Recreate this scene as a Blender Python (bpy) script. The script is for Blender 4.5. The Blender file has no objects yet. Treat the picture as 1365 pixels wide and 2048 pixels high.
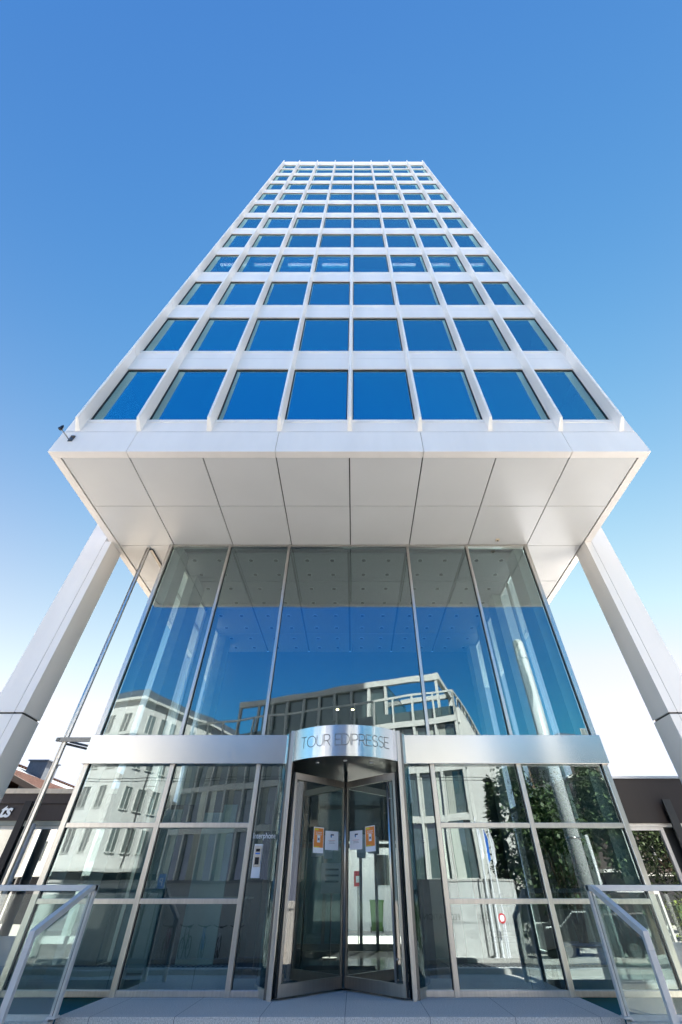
import bpy, math, random
from math import sin, cos, pi, radians as R
from mathutils import Vector, Matrix
random.seed(7)
S = bpy.context.scene
# ---------------------------------------------------------------- camera
cam = bpy.data.cameras.new('camera'); cam_ob = bpy.data.objects.new('camera', cam)
S.collection.objects.link(cam_ob); S.camera = cam_ob
cam.sensor_fit = 'VERTICAL'; cam.sensor_height = 36.0
cam.lens = 36.0*822.37/2048.0
cam.shift_x = -(709.37-682.5)/2048.0
cam.clip_start = 0.05; cam.clip_end = 2000
cam_ob.location = (0.178, -9.357, 1.076)
cam_ob.rotation_euler = (R(90+43.148), 0, 0)
# ---------------------------------------------------------------- sky, sun, exposure
SUN_EL, SUN_AZ = 45.0, 13.5            # azimuth from +Y towards +X
W = bpy.data.worlds.new('World'); S.world = W; W.use_nodes = True
nt = W.node_tree; nt.nodes.clear()
out = nt.nodes.new('ShaderNodeOutputWorld'); bg = nt.nodes.new('ShaderNodeBackground')
sky = nt.nodes.new('ShaderNodeTexSky'); sky.sky_type = 'NISHITA'; sky.sun_disc = False
sky.sun_elevation = R(SUN_EL); sky.sun_rotation = R(SUN_AZ)
sky.altitude = 500; sky.air_density = 1.0; sky.dust_density = 0.1; sky.ozone_density = 2.0
EXPOSURE = 2.50; SKY = 0.10
def MN(op, *ins):
    n = nt.nodes.new('ShaderNodeMath'); n.operation = op
    for i, v in enumerate(ins):
        if isinstance(v, (int, float)): n.inputs[i].default_value = v
        else: nt.links.new(v, n.inputs[i])
    return n.outputs[0]
sep = nt.nodes.new('ShaderNodeSeparateColor'); comb = nt.nodes.new('ShaderNodeCombineColor')
nt.links.new(sky.outputs[0], sep.inputs[0])
tc = nt.nodes.new('ShaderNodeTexCoord'); dz = nt.nodes.new('ShaderNodeSeparateXYZ'); nt.links.new(tc.outputs['Generated'], dz.inputs[0])
# air haze: grows towards the horizon, strongest on the sun's side
low = MN('SUBTRACT', 1.0, MN('MAXIMUM', dz.outputs[2], 0.0))
side = MN('ADD', MN('MULTIPLY', dz.outputs[0], sin(R(SUN_AZ))), MN('MULTIPLY', dz.outputs[1], cos(R(SUN_AZ))))
mr = nt.nodes.new('ShaderNodeMapRange'); mr.interpolation_type = 'SMOOTHSTEP'
mr.inputs[1].default_value = -0.55; mr.inputs[2].default_value = 0.45; mr.inputs[3].default_value = 0.06; mr.inputs[4].default_value = 1.0
nt.links.new(side, mr.inputs[0]); K = 1.0/(SKY*2**EXPOSURE)
mb = nt.nodes.new('ShaderNodeMapRange'); mb.interpolation_type = 'SMOOTHSTEP'      # deeper blue away from the sun
mb.inputs[1].default_value = -0.62; mb.inputs[2].default_value = -0.12; mb.inputs[3].default_value = 0.0; mb.inputs[4].default_value = 1.0
nt.links.new(side, mb.inputs[0])
mc = nt.nodes.new('ShaderNodeMapRange'); mc.inputs[1].default_value = -0.95; mc.inputs[2].default_value = -0.45; nt.links.new(side, mc.inputs[0])
for i, (a_, g_, h_, p_, e_, cap) in enumerate(((0.095, 1.7, 1.20, 2.5, 0.0, 1.02), (0.184, 1.17, 0.34, 2.0, 0.42, 1.10), (0.45, 0.4, 0.18, 1.5, 0.6, 1.7))):
    base = MN('MULTIPLY', MN('POWER', sep.outputs[i], g_), a_*K)
    k1 = (0.36, 1.50, 1.62)[i]; k2 = (0.8, 0.66, 1.12)[i]
    base = MN('MULTIPLY', base, MN('ADD', k1, MN('MULTIPLY', mb.outputs[0], 1-k1)))
    base = MN('MULTIPLY', base, MN('ADD', k2, MN('MULTIPLY', mc.outputs[0], 1-k2)))
    cf, cb_ = ((0.46, 0.46), (0.78, 0.95), (1.05, 1.80))[i]
    base = MN('MINIMUM', base, MN('ADD', cb_*K, MN('MULTIPLY', mb.outputs[0], (cf-cb_)*K)))
    base = MN('ADD', base, MN('MULTIPLY', mb.outputs[0], (0.022, 0.022, 0.02)[i]*K))
    haze = MN('MULTIPLY', MN('ADD', MN('MULTIPLY', MN('POWER', low, p_), h_*K), MN('MULTIPLY', MN('POWER', low, 7.0), e_*K)), mr.outputs[0])
    nt.links.new(MN('MINIMUM', MN('ADD', base, haze), cap*K), comb.inputs[i])
nt.links.new(comb.outputs[0], bg.inputs['Color']); bg.inputs['Strength'].default_value = SKY
nt.links.new(bg.outputs[0], out.inputs[0])
sl = bpy.data.lights.new('sun', 'SUN'); sl.energy = 5.0; sl.angle = R(0.53); sl.color = (1.0, 0.95, 0.87)
so = bpy.data.objects.new('sun', sl); S.collection.objects.link(so); so.location = (40, 60, 90)
d = Vector((sin(R(SUN_AZ))*cos(R(SUN_EL)), cos(R(SUN_AZ))*cos(R(SUN_EL)), sin(R(SUN_EL))))
so.rotation_euler = d.to_track_quat('Z', 'Y').to_euler()
S.view_settings.view_transform = 'Standard'; S.view_settings.look = 'None'
S.view_settings.exposure = EXPOSURE; S.view_settings.gamma = 1.0
S.render.engine = 'CYCLES'
S.cycles.use_denoising = True
S.cycles.max_bounces = 12; S.cycles.transparent_max_bounces = 40; S.cycles.glossy_bounces = 6
S.cycles.diffuse_bounces = 4; S.cycles.caustics_reflective = False; S.cycles.caustics_refractive = False
S.cycles.sample_clamp_indirect = 8
# ---------------------------------------------------------------- materials
def sock(n, *names):
    for k in names:
        if k in n.inputs: return n.inputs[k]
def mat(name, col, rough=0.5, metal=0.0, noise=0.0, nscale=8.0, stretch=(1,1,1), bump=0.0, bscale=60.0, bdetail=5, spec=0.5, emit=None, estr=0.0, rnd=0.0):
    m = bpy.data.materials.new(name); m.use_nodes = True
    t = m.node_tree; b = t.nodes['Principled BSDF']
    b.inputs['Base Color'].default_value = (*col, 1); b.inputs['Roughness'].default_value = rough
    b.inputs['Metallic'].default_value = metal; b.inputs['Specular IOR Level'].default_value = spec
    co = t.nodes.new('ShaderNodeTexCoord'); mp = t.nodes.new('ShaderNodeMapping'); mp.inputs['Scale'].default_value = stretch
    t.links.new(co.outputs['Object'], mp.inputs[0])
    if noise or rnd:
        nz = t.nodes.new('ShaderNodeTexNoise'); nz.inputs['Scale'].default_value = nscale; nz.inputs['Detail'].default_value = 6
        t.links.new(mp.outputs[0], nz.inputs['Vector'])
        mr = t.nodes.new('ShaderNodeMapRange'); mr.inputs[1].default_value = 0.25; mr.inputs[2].default_value = 0.75
        mr.inputs[3].default_value = 1-noise; mr.inputs[4].default_value = 1+noise
        t.links.new(nz.outputs[0], mr.inputs[0])
        fac = mr.outputs[0]
        if rnd:
            oi = t.nodes.new('ShaderNodeObjectInfo'); m2 = t.nodes.new('ShaderNodeMapRange')
            m2.inputs[3].default_value = 1-rnd; m2.inputs[4].default_value = 1+rnd
            t.links.new(oi.outputs['Random'], m2.inputs[0])
            mm = t.nodes.new('ShaderNodeMath'); mm.operation = 'MULTIPLY'
            t.links.new(fac, mm.inputs[0]); t.links.new(m2.outputs[0], mm.inputs[1]); fac = mm.outputs[0]
        vm = t.nodes.new('ShaderNodeVectorMath'); vm.operation = 'SCALE'; vm.inputs[0].default_value = col
        t.links.new(fac, vm.inputs['Scale']); t.links.new(vm.outputs[0], b.inputs['Base Color'])
    if bump:
        n2 = t.nodes.new('ShaderNodeTexNoise'); n2.inputs['Scale'].default_value = bscale; n2.inputs['Detail'].default_value = bdetail
        t.links.new(mp.outputs[0], n2.inputs['Vector'])
        bp = t.nodes.new('ShaderNodeBump'); bp.inputs['Strength'].default_value = bump; bp.inputs['Distance'].default_value = 0.02
        t.links.new(n2.outputs[0], bp.inputs['Height']); t.links.new(bp.outputs[0], b.inputs['Normal'])
    if emit:
        b.inputs['Emission Color'].default_value = (*emit, 1); b.inputs['Emission Strength'].default_value = estr
    return m
def glass(name, tint, r0=0.12, rcol=(1,1,1), wav=0.0, opaque=None, rough=0.0, wscale=1.2, op=1.0, rnd=0.0):
    """thin pane: see-through (or dark body) plus a mirror reflection that grows towards grazing angles"""
    m = bpy.data.materials.new(name); m.use_nodes = True; t = m.node_tree; t.nodes.clear()
    o = t.nodes.new('ShaderNodeOutputMaterial'); mx = t.nodes.new('ShaderNodeMixShader')
    tr = t.nodes.new('ShaderNodeBsdfTransparent'); tr.inputs[0].default_value = (*tint, 1)
    base = tr
    if opaque:
        df = t.nodes.new('ShaderNodeBsdfDiffuse'); df.inputs[0].default_value = (*opaque, 1)
        m0 = t.nodes.new('ShaderNodeMixShader'); m0.inputs[0].default_value = op
        t.links.new(tr.outputs[0], m0.inputs[1]); t.links.new(df.outputs[0], m0.inputs[2]); base = m0
    gl = t.nodes.new('ShaderNodeBsdfGlossy'); gl.inputs['Color'].default_value = (*rcol, 1); gl.inputs['Roughness'].default_value = rough
    lw = t.nodes.new('ShaderNodeLayerWeight'); lw.inputs['Blend'].default_value = 0.5
    pw = t.nodes.new('ShaderNodeMath'); pw.operation = 'POWER'; pw.inputs[1].default_value = 3.5
    ma = t.nodes.new('ShaderNodeMath'); ma.operation = 'MULTIPLY_ADD'; ma.inputs[1].default_value = 1-r0; ma.inputs[2].default_value = r0
    t.links.new(lw.outputs['Facing'], pw.inputs[0]); t.links.new(pw.outputs[0], ma.inputs[0])
    if wav:
        co = t.nodes.new('ShaderNodeTexCoord'); nz = t.nodes.new('ShaderNodeTexNoise'); nz.inputs['Scale'].default_value = wscale; nz.inputs['Detail'].default_value = 0
        bp = t.nodes.new('ShaderNodeBump'); bp.inputs['Strength'].default_value = wav; bp.inputs['Distance'].default_value = 0.01
        t.links.new(co.outputs['Object'], nz.inputs['Vector']); t.links.new(nz.outputs[0], bp.inputs['Height'])
        t.links.new(bp.outputs[0], gl.inputs['Normal'])
    if rnd:
        oi = t.nodes.new('ShaderNodeObjectInfo'); mr = t.nodes.new('ShaderNodeMapRange'); mr.inputs[3].default_value = 1-rnd; mr.inputs[4].default_value = 1+rnd
        t.links.new(oi.outputs['Random'], mr.inputs[0]); vs_ = t.nodes.new('ShaderNodeVectorMath'); vs_.operation = 'SCALE'; vs_.inputs[0].default_value = rcol
        t.links.new(mr.outputs[0], vs_.inputs['Scale']); t.links.new(vs_.outputs[0], gl.inputs['Color'])
    t.links.new(ma.outputs[0], mx.inputs[0]); t.links.new(base.outputs[0], mx.inputs[1]); t.links.new(gl.outputs[0], mx.inputs[2])
    t.links.new(mx.outputs[0], o.inputs[0])
    return m
M = {}
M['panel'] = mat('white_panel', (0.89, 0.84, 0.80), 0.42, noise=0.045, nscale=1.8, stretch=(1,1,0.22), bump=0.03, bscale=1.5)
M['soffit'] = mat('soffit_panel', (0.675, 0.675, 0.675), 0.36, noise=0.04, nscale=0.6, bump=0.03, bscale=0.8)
M['joint'] = mat('dark_joint', (0.06, 0.055, 0.05), 0.8)
M['gasket'] = mat('black_rubber', (0.012, 0.012, 0.014), 0.6)
M['steel'] = mat('brushed_steel', (0.60, 0.565, 0.53), 0.33, 1.0, noise=0.10, nscale=30, stretch=(1,1,0.04), bump=0.05, bscale=90)
M['band'] = mat('satin_steel', (0.66, 0.64, 0.62), 0.24, 1.0, noise=0.04, nscale=3, stretch=(1,1,0.15), bump=0.10, bscale=1.1, bdetail=0)
M['drum'] = mat('polished_steel', (0.68, 0.67, 0.66), 0.22, 1.0, noise=0.10, nscale=14, stretch=(1,1,0.01), bump=0.30, bscale=7, bdetail=1)
for _m, _r in (('drum', 0.9), ('band', 0.5)):
    _b = M[_m].node_tree.nodes['Principled BSDF']; _b.inputs['Anisotropic'].default_value = _r; _b.inputs['Anisotropic Rotation'].default_value = 0.25
    _t = M[_m].node_tree.nodes.new('ShaderNodeTangent'); _t.direction_type = 'RADIAL'; _t.axis = 'Z'; M[_m].node_tree.links.new(_t.outputs[0], _b.inputs['Tangent'])
M['paleglass'] = glass('pale_office_glass', (0.1, 0.15, 0.16), 0.25, opaque=(0.16, 0.18, 0.17))
M['wing'] = mat('door_wing_steel', (0.32, 0.30, 0.28), 0.34, 1.0, noise=0.10, nscale=30, stretch=(1,1,0.04))
M['darksteel'] = mat('dark_steel', (0.20, 0.19, 0.18), 0.35, 1.0, noise=0.08, nscale=20)
M['rail'] = mat('grey_painted_rail', (0.62, 0.61, 0.60), 0.45, 0.15, noise=0.06, nscale=9, bump=0.03, bscale=200)
M['tower_glass'] = glass('blue_reflective_glass', (0.55, 0.6, 0.65), 0.41, (0.60, 0.98, 0.98), opaque=(0.0, 0.07, 0.12), op=0.42, wav=0.05, wscale=0.6, rnd=0.07)
M['hall_glass'] = glass('hall_glass', (0.78, 0.88, 0.88), 0.155, (0.88, 0.94, 0.98), wav=0.2)
M['side_glass'] = glass('side_glass', (0.90, 0.95, 0.96), 0.08, (0.9, 0.97, 0.96))
M['door_glass'] = glass('door_glass', (0.94, 0.96, 0.95), 0.06)
M['curved_glass'] = glass('curved_glass', (0.50, 0.58, 0.58), 0.05, (0.55, 0.62, 0.66))
M['rail_glass'] = glass('balustrade_glass', (0.90, 0.95, 0.94), 0.07)
M['shop_glass'] = glass('shop_glass', (0.15, 0.18, 0.2), 0.42, opaque=(0.012, 0.016, 0.018), op=0.6)
M['teal_glass'] = mat('teal_glazed_wall', (0.03, 0.13, 0.18), 0.2, noise=0.05, nscale=2)
M['office_glass'] = glass('office_glass', (0.1, 0.15, 0.16), 0.22, opaque=(0.06, 0.09, 0.09))
M['granite'] = mat('grey_granite', (0.60, 0.555, 0.51), 0.6, noise=0.45, nscale=75, bump=0.15, bscale=150)
M['floor'] = mat('dark_stone_floor', (0.05, 0.05, 0.052), 0.12, noise=0.2, nscale=5)
M['asphalt'] = mat('asphalt', (0.10, 0.10, 0.10), 0.85, noise=0.25, nscale=60, bump=0.3)
M['paving'] = mat('pale_paving', (0.50, 0.47, 0.43), 0.8, noise=0.12, nscale=12)
M['kerb'] = mat('kerb_stone', (0.35, 0.34, 0.32), 0.8, noise=0.2, nscale=30)
M['paint'] = mat('road_paint', (0.75, 0.75, 0.73), 0.7, noise=0.1, nscale=20)
M['yellow'] = mat('yellow_paint', (0.70, 0.50, 0.05), 0.7, noise=0.1, nscale=20)
M['ceiling'] = mat('hall_ceiling', (0.235, 0.23, 0.215), 0.5, noise=0.03, nscale=1)
M['pier'] = mat('pale_plaster', (0.26, 0.27, 0.23), 0.7, noise=0.08, nscale=4)
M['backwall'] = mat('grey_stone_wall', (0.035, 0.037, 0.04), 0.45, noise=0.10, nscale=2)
M['tealwall'] = mat('glazed_partition', (0.30, 0.42, 0.40), 0.25, noise=0.08, nscale=3)
M['white'] = mat('white_render', (0.55, 0.545, 0.52), 0.8, noise=0.06, nscale=5)
M['concrete'] = mat('concrete', (0.39, 0.395, 0.385), 0.85, noise=0.14, nscale=3, bump=0.1, bscale=30)
M['beige'] = mat('beige_stone_frame', (0.50, 0.50, 0.47), 0.7, noise=0.08, nscale=6)
M['curtain'] = mat('pale_curtain', (0.45, 0.47, 0.42), 0.9, noise=0.25, nscale=6, stretch=(3,3,0.05), rnd=0.4)
M['brown'] = mat('dark_brown_metal', (0.018, 0.015, 0.016), 0.5, spec=0.25, noise=0.10, nscale=3, stretch=(4,4,0.3))
M['brown2'] = mat('brown_metal', (0.055, 0.042, 0.038), 0.6, spec=0.25, noise=0.12, nscale=4, stretch=(4,4,0.3))
M['coping'] = mat('sandstone_coping', (0.62, 0.52, 0.40), 0.8, noise=0.12, nscale=10)
M['copingmetal'] = mat('zinc_coping', (0.30, 0.32, 0.36), 0.4, 0.7)
M['black'] = mat('black_metal', (0.015, 0.015, 0.018), 0.35)
M['lettering'] = mat('white_lettering', (0.85, 0.85, 0.85), 0.6)
M['engrave'] = mat('engraved_line', (0.11, 0.10, 0.09), 0.6)
M['paper'] = mat('white_paper', (0.82, 0.83, 0.88), 0.7)
M['orange'] = mat('orange_print', (0.85, 0.27, 0.05), 0.6)
M['lime'] = mat('yellow_print', (0.75, 0.65, 0.05), 0.6)
M['ink'] = mat('dark_ink', (0.06, 0.07, 0.12), 0.7)
M['blueink'] = mat('blue_ink', (0.04, 0.20, 0.45), 0.7)
M['redink'] = mat('red_ink', (0.50, 0.06, 0.06), 0.7)
M['plastic'] = mat('pale_plastic', (0.70, 0.71, 0.74), 0.4)
M['screen'] = mat('dark_screen', (0.02, 0.02, 0.025), 0.15)
M['tile'] = mat('terracotta_tiles', (0.085, 0.05, 0.038), 1.0, spec=0.1, noise=0.45, nscale=16, bump=0.4, bscale=30)
M['tile2'] = mat('terracotta_tile_course', (0.10, 0.052, 0.04), 1.0, spec=0.1, noise=0.4, nscale=9)
M['slate'] = mat('blue_grey_slate', (0.07, 0.09, 0.12), 0.7, noise=0.2, nscale=8)
M['wood'] = mat('dark_timber', (0.06, 0.045, 0.035), 0.8)
M['leaf'] = mat('dark_leaves', (0.045, 0.075, 0.025), 0.6, noise=0.5, nscale=3, rnd=0.1)
M['leaf2'] = mat('bright_leaves', (0.07, 0.13, 0.035), 0.5, noise=0.5, nscale=5)
M['hedge'] = mat('hedge_leaves', (0.16, 0.20, 0.04), 0.6, noise=0.5, nscale=5)
M['bark'] = mat('bark', (0.13, 0.09, 0.06), 0.9, noise=0.3, nscale=20)
M['pot'] = mat('blue_pot', (0.03, 0.10, 0.28), 0.35)
M['duct'] = mat('white_painted_tube', (0.36, 0.38, 0.38), 0.35, noise=0.05, nscale=3)
M['tube'] = mat('lit_tube', (0.8, 0.8, 0.8), 0.5, emit=(1, 0.95, 0.9), estr=2.3)
M['spotlit'] = mat('lit_spot', (0.8, 0.7, 0.5), 0.5, emit=(1, 0.75, 0.35), estr=5.0)
M['led_red'] = mat('red_diode', (0.5, 0.02, 0.02), 0.4, emit=(1, 0.05, 0.02), estr=3)
M['led_green'] = mat('green_diode', (0.02, 0.5, 0.1), 0.4, emit=(0.02, 1, 0.3), estr=2)
M['ring'] = mat('downlight_ring', (0.45, 0.45, 0.42), 0.4)
M['spot'] = mat('dark_downlight', (0.008, 0.008, 0.008), 0.9, spec=0.1)
M['binm'] = mat('green_plastic', (0.05, 0.14, 0.02), 0.45)
M['rubber'] = mat('tyre_rubber', (0.02, 0.02, 0.02), 0.8)
M['pink'] = mat('pink_frame_paint', (0.45, 0.05, 0.20), 0.4)
M['signblue'] = mat('blue_sign', (0.02, 0.16, 0.60), 0.4)
M['signred'] = mat('red_sign', (0.60, 0.02, 0.03), 0.4)
M['mat'] = mat('entrance_matting', (0.03, 0.032, 0.035), 0.95, noise=0.2, nscale=90)
M['skin'] = M['paper']
# granite paving joints
def add_joints(m, sx, sy, ox=0.0, oy=0.0, w=0.006, dark=0.25):
    t = m.node_tree; b = t.nodes['Principled BSDF']; g = t.nodes.new('ShaderNodeNewGeometry'); sp = t.nodes.new('ShaderNodeSeparateXYZ')
    t.links.new(g.outputs['Position'], sp.inputs[0]); fs = []
    for k, s, off in ((0, sx, ox), (1, sy, oy)):
        a = t.nodes.new('ShaderNodeMath'); a.operation = 'ADD'; a.inputs[1].default_value = 1000*s - off + w/2
        q = t.nodes.new('ShaderNodeMath'); q.operation = 'MODULO'; q.inputs[1].default_value = s
        l = t.nodes.new('ShaderNodeMath'); l.operation = 'LESS_THAN'; l.inputs[1].default_value = w
        t.links.new(sp.outputs[k], a.inputs[0]); t.links.new(a.outputs[0], q.inputs[0]); t.links.new(q.outputs[0], l.inputs[0]); fs.append(l)
    mx = t.nodes.new('ShaderNodeMath'); mx.operation = 'MAXIMUM'
    t.links.new(fs[0].outputs[0], mx.inputs[0]); t.links.new(fs[1].outputs[0], mx.inputs[1])
    src = b.inputs['Base Color'].links[0].from_socket
    mc = t.nodes.new('ShaderNodeMix'); mc.data_type = 'RGBA'; mc.inputs[7].default_value = (dark*.2, dark*.2, dark*.2, 1)
    t.links.new(mx.outputs[0], mc.inputs[0]); t.links.new(src, mc.inputs[6]); t.links.new(mc.outputs[2], b.inputs['Base Color'])
add_joints(M['granite'], 1.05, 1.2, 0.06, -0.22)
add_joints(M['floor'], 0.85, 0.85, 0, 0, 0.008, 0.4)
add_joints(M['concrete'], 1.35, 1.35, 0.3, 0.2, 0.012, 0.6)

# ---------------------------------------------------------------- mesh helpers
C = S.collection
class MB:
    def __init__(s): s.v = []; s.f = []
    def add(s, vs, fs):
        n = len(s.v); s.v += [tuple(p) for p in vs]; s.f += [tuple(i+n for i in f) for f in fs]; return s
    def box(s, x0, x1, y0, y1, z0, z1):
        if x0 > x1: x0, x1 = x1, x0
        if y0 > y1: y0, y1 = y1, y0
        if z0 > z1: z0, z1 = z1, z0
        return s.add([(x0,y0,z0),(x1,y0,z0),(x1,y1,z0),(x0,y1,z0),(x0,y0,z1),(x1,y0,z1),(x1,y1,z1),(x0,y1,z1)],
                     [(0,3,2,1),(4,5,6,7),(0,1,5,4),(1,2,6,5),(2,3,7,6),(3,0,4,7)])
    def cbox(s, x0, x1, y0, y1, z0, z1, b=0.006):
        """box with its vertical edges chamfered"""
        p = [(x0+b,y0),(x1-b,y0),(x1,y0+b),(x1,y1-b),(x1-b,y1),(x0+b,y1),(x0,y1-b),(x0,y0+b)]
        return s.prism(p, z0, z1)
    def prism(s, pts, z0, z1):
        n = len(pts)
        return s.add([(x,y,z0) for x,y in pts]+[(x,y,z1) for x,y in pts],
                     [tuple(range(n-1,-1,-1)), tuple(range(n,2*n))]+[(i,(i+1)%n,n+(i+1)%n,n+i) for i in range(n)])
    def extrude(s, pts, axis, a, b):
        """closed outline in the other two axes, extruded from a to b along axis"""
        n = len(pts)
        def P(p, t):
            return {'x': (t,p[0],p[1]), 'y': (p[0],t,p[1]), 'z': (p[0],p[1],t)}[axis]
        return s.add([P(p,a) for p in pts]+[P(p,b) for p in pts],
                     [tuple(range(n-1,-1,-1)), tuple(range(n,2*n))]+[(i,(i+1)%n,n+(i+1)%n,n+i) for i in range(n)])
    def cyl(s, x, y, z0, z1, r, n=20, r2=None):
        r2 = r if r2 is None else r2
        a = [(x+r*cos(2*pi*i/n), y+r*sin(2*pi*i/n), z0) for i in range(n)]; b = [(x+r2*cos(2*pi*i/n), y+r2*sin(2*pi*i/n), z1) for i in range(n)]
        return s.add(a+b, [tuple(range(n-1,-1,-1)), tuple(range(n,2*n))]+[(i,(i+1)%n,n+(i+1)%n,n+i) for i in range(n)])
    def bar(s, p, q, w, h=None, up=(0,0,1)):
        h = h or w; p = Vector(p); q = Vector(q); d = (q-p).normalized(); u = Vector(up)
        if abs(d.dot(u)) > 0.99: u = Vector((0,1,0))
        sx = d.cross(u).normalized()*w/2; sy = sx.cross(d).normalized()*h/2
        vs = [c+a*sx+b*sy for c in (p,q) for a,b in ((-1,-1),(1,-1),(1,1),(-1,1))]
        return s.add(vs, [(0,1,2,3),(7,6,5,4),(0,4,5,1),(1,5,6,2),(2,6,7,3),(3,7,4,0)])
    def tube(s, pts, r, n=8, rs=None):
        pts = [Vector(p) for p in pts]; rings = []
        for i, p in enumerate(pts):
            d = (pts[min(i+1,len(pts)-1)]-pts[max(i-1,0)]).normalized(); u = Vector((0,0,1)) if abs(d.z) < .95 else Vector((0,1,0))
            a = d.cross(u).normalized(); b = a.cross(d).normalized(); rr = rs[i] if rs else r
            rings.append([p+a*rr*cos(2*pi*k/n)+b*rr*sin(2*pi*k/n) for k in range(n)])
        vs = [v for rg in rings for v in rg]; fs = []
        for i in range(len(pts)-1):
            for k in range(n): fs.append((i*n+k, i*n+(k+1)%n, (i+1)*n+(k+1)%n, (i+1)*n+k))
        fs.append(tuple(range(n-1,-1,-1))); fs.append(tuple(range((len(pts)-1)*n, len(pts)*n)))
        return s.add(vs, fs)
    def arc(s, cx, cy, R0, R1, a0, a1, z0, z1, n=24):
        """curved wall between radii R0 and R1, angles in degrees from +X"""
        vs = []; fs = []
        for i in range(n+1):
            a = R(a0+(a1-a0)*i/n)
            for r in (R0, R1):
                for z in (z0, z1): vs.append((cx+r*cos(a), cy+r*sin(a), z))
        for i in range(n):
            k = 4*i; fs += [(k,k+1,k+5,k+4),(k+2,k+6,k+7,k+3),(k+1,k+3,k+7,k+5),(k,k+4,k+6,k+2)]
        fs += [(0,2,3,1),(4*n,4*n+1,4*n+3,4*n+2)]
        return s.add(vs, fs)
    def build(s, name, m, parent=None, root=(0,0,0), loc=None, smooth=False, bevel=0.0):
        me = bpy.data.meshes.new(name)
        rx, ry, rz = root
        me.from_pydata([(x-rx,y-ry,z-rz) for x,y,z in s.v], [], s.f); me.update()
        if smooth:
            for p in me.polygons: p.use_smooth = len(p.vertices) <= 4
        me.materials.append(m if not isinstance(m, str) else M[m])
        o = bpy.data.objects.new(name, me); C.objects.link(o)
        if parent: o.parent = parent
        if loc: o.location = loc
        if bevel:
            bv = o.modifiers.new('bevel', 'BEVEL'); bv.width = bevel; bv.segments = 2; bv.limit_method = 'ANGLE'
        return o
def tag(o, label=None, cat=None, group=None, kind=None):
    if label: o['label'] = label
    if cat: o['category'] = cat
    if group: o['group'] = group
    if kind: o['kind'] = kind
    return o
def thing(name, label, cat, loc=(0,0,0), rz=0.0, group=None):
    o = bpy.data.objects.new(name, None); C.objects.link(o); o.location = loc; o.rotation_euler = (0,0,R(rz)); o.empty_display_size = 0.3
    return tag(o, label, cat, group)
def struct(name, mb, m, bevel=0): return tag(mb.build(name, m, bevel=bevel), kind='structure')
def text_mesh(txt, size, depth=0.0, offset=0.0):
    cu = bpy.data.curves.new('lettering', 'FONT'); cu.body = txt; cu.size = size; cu.extrude = depth; cu.offset = offset
    cu.align_x = 'CENTER'
    o = bpy.data.objects.new('lettering', cu); C.objects.link(o)
    bpy.context.view_layer.update()
    me = bpy.data.meshes.new_from_object(o); bpy.data.objects.remove(o); bpy.data.curves.remove(cu)
    return me
def text_obj(name, txt, size, m, parent=None, loc=(0,0,0), rot=(pi/2,0,0), depth=0.004, offset=0.0, sx=1.0):
    me = text_mesh(txt, size, depth, offset); me.materials.append(M[m]); me.name = name
    o = bpy.data.objects.new(name, me); C.objects.link(o); o.location = loc; o.rotation_euler = rot; o.scale = (sx,1,1)
    if parent: o.parent = parent
    return o
def copy_tree(o, parent=None):
    c = o.copy(); C.objects.link(c)
    c.parent = parent
    for ch in list(o.children): copy_tree(ch, c)
    return c

# ---------------------------------------------------------------- ground, road, paving
GZ = -0.75
struct('ground', MB().box(-400, 400, -400, 400, GZ-1.0, GZ), 'paving')
struct('road', MB().box(-120, 120, -13.6, -10.6, GZ, GZ+0.004), 'asphalt')
struct('road_marking', MB().box(-60, 60, -12.14, -12.02, GZ+0.004, GZ+0.008), 'paint')
ymb = MB()
for k in range(14): ymb.box(-14+k*1.6, -13.2+k*1.6, -11.0, -10.9, GZ+0.004, GZ+0.008)
struct('road_marking', ymb, 'yellow')
struct('kerb', MB().box(-120, 120, -14.0, -13.6, GZ, GZ+0.12).box(-120, 120, -10.6, -10.35, GZ, GZ+0.12), 'kerb')
# entrance landing with steps (7 m wide), glass floor of the light well beside it
BX = 3.5
lm = MB().box(-BX, BX, -1.40, 1.9, GZ, 0.0)
for k in range(1, 5): lm.box(-BX, BX, -1.40-0.36*k, -1.40-0.36*(k-1)-0.0, GZ, -0.15*k)
struct('paving', lm, 'granite', bevel=0.006)
struct('hall_floor', MB().box(-5.1, -BX, 0.075, 9.0, GZ, -0.004).box(BX, 5.1, 0.075, 9.0, GZ, -0.004).box(-BX, BX, 1.9, 9.0, GZ, -0.004), 'floor')
struct('back_paving', MB().box(-30, 30, 9.0, 40, GZ, -0.02), 'paving')
struct('light_well_wall', MB().box(-9.5, -BX, 0.045, 0.07, GZ, -0.003).box(BX, 9.5, 0.045, 0.07, GZ, -0.003), 'teal_glass')
struct('light_well_floor', MB().box(-9.5, -BX, -1.44, 0.045, GZ, GZ+0.02).box(BX, 9.5, -1.44, 0.045, GZ, GZ+0.02), 'joint')
struct('kerb', MB().box(-9.5, -BX, -1.60, -1.44, GZ, -0.02).box(BX, 9.5, -1.60, -1.44, GZ, -0.02), 'granite')
struct('side_paving', MB().box(-30, -5.12, 0.075, 9.0, GZ, -0.02).box(5.12, 30, 0.075, 9.0, GZ, -0.02), 'paving')

# ---------------------------------------------------------------- office tower
B = 1.7; HX = 6.89; YF = -3.453; HS = 8.502; TD = 11.0     # bay, half width, front plane, soffit height, back plane
FH = 3.707; NF = 11
tower = thing('office_tower', 'tall white office tower with blue mirrored windows, raised above the glass entrance hall', 'office tower')
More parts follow.
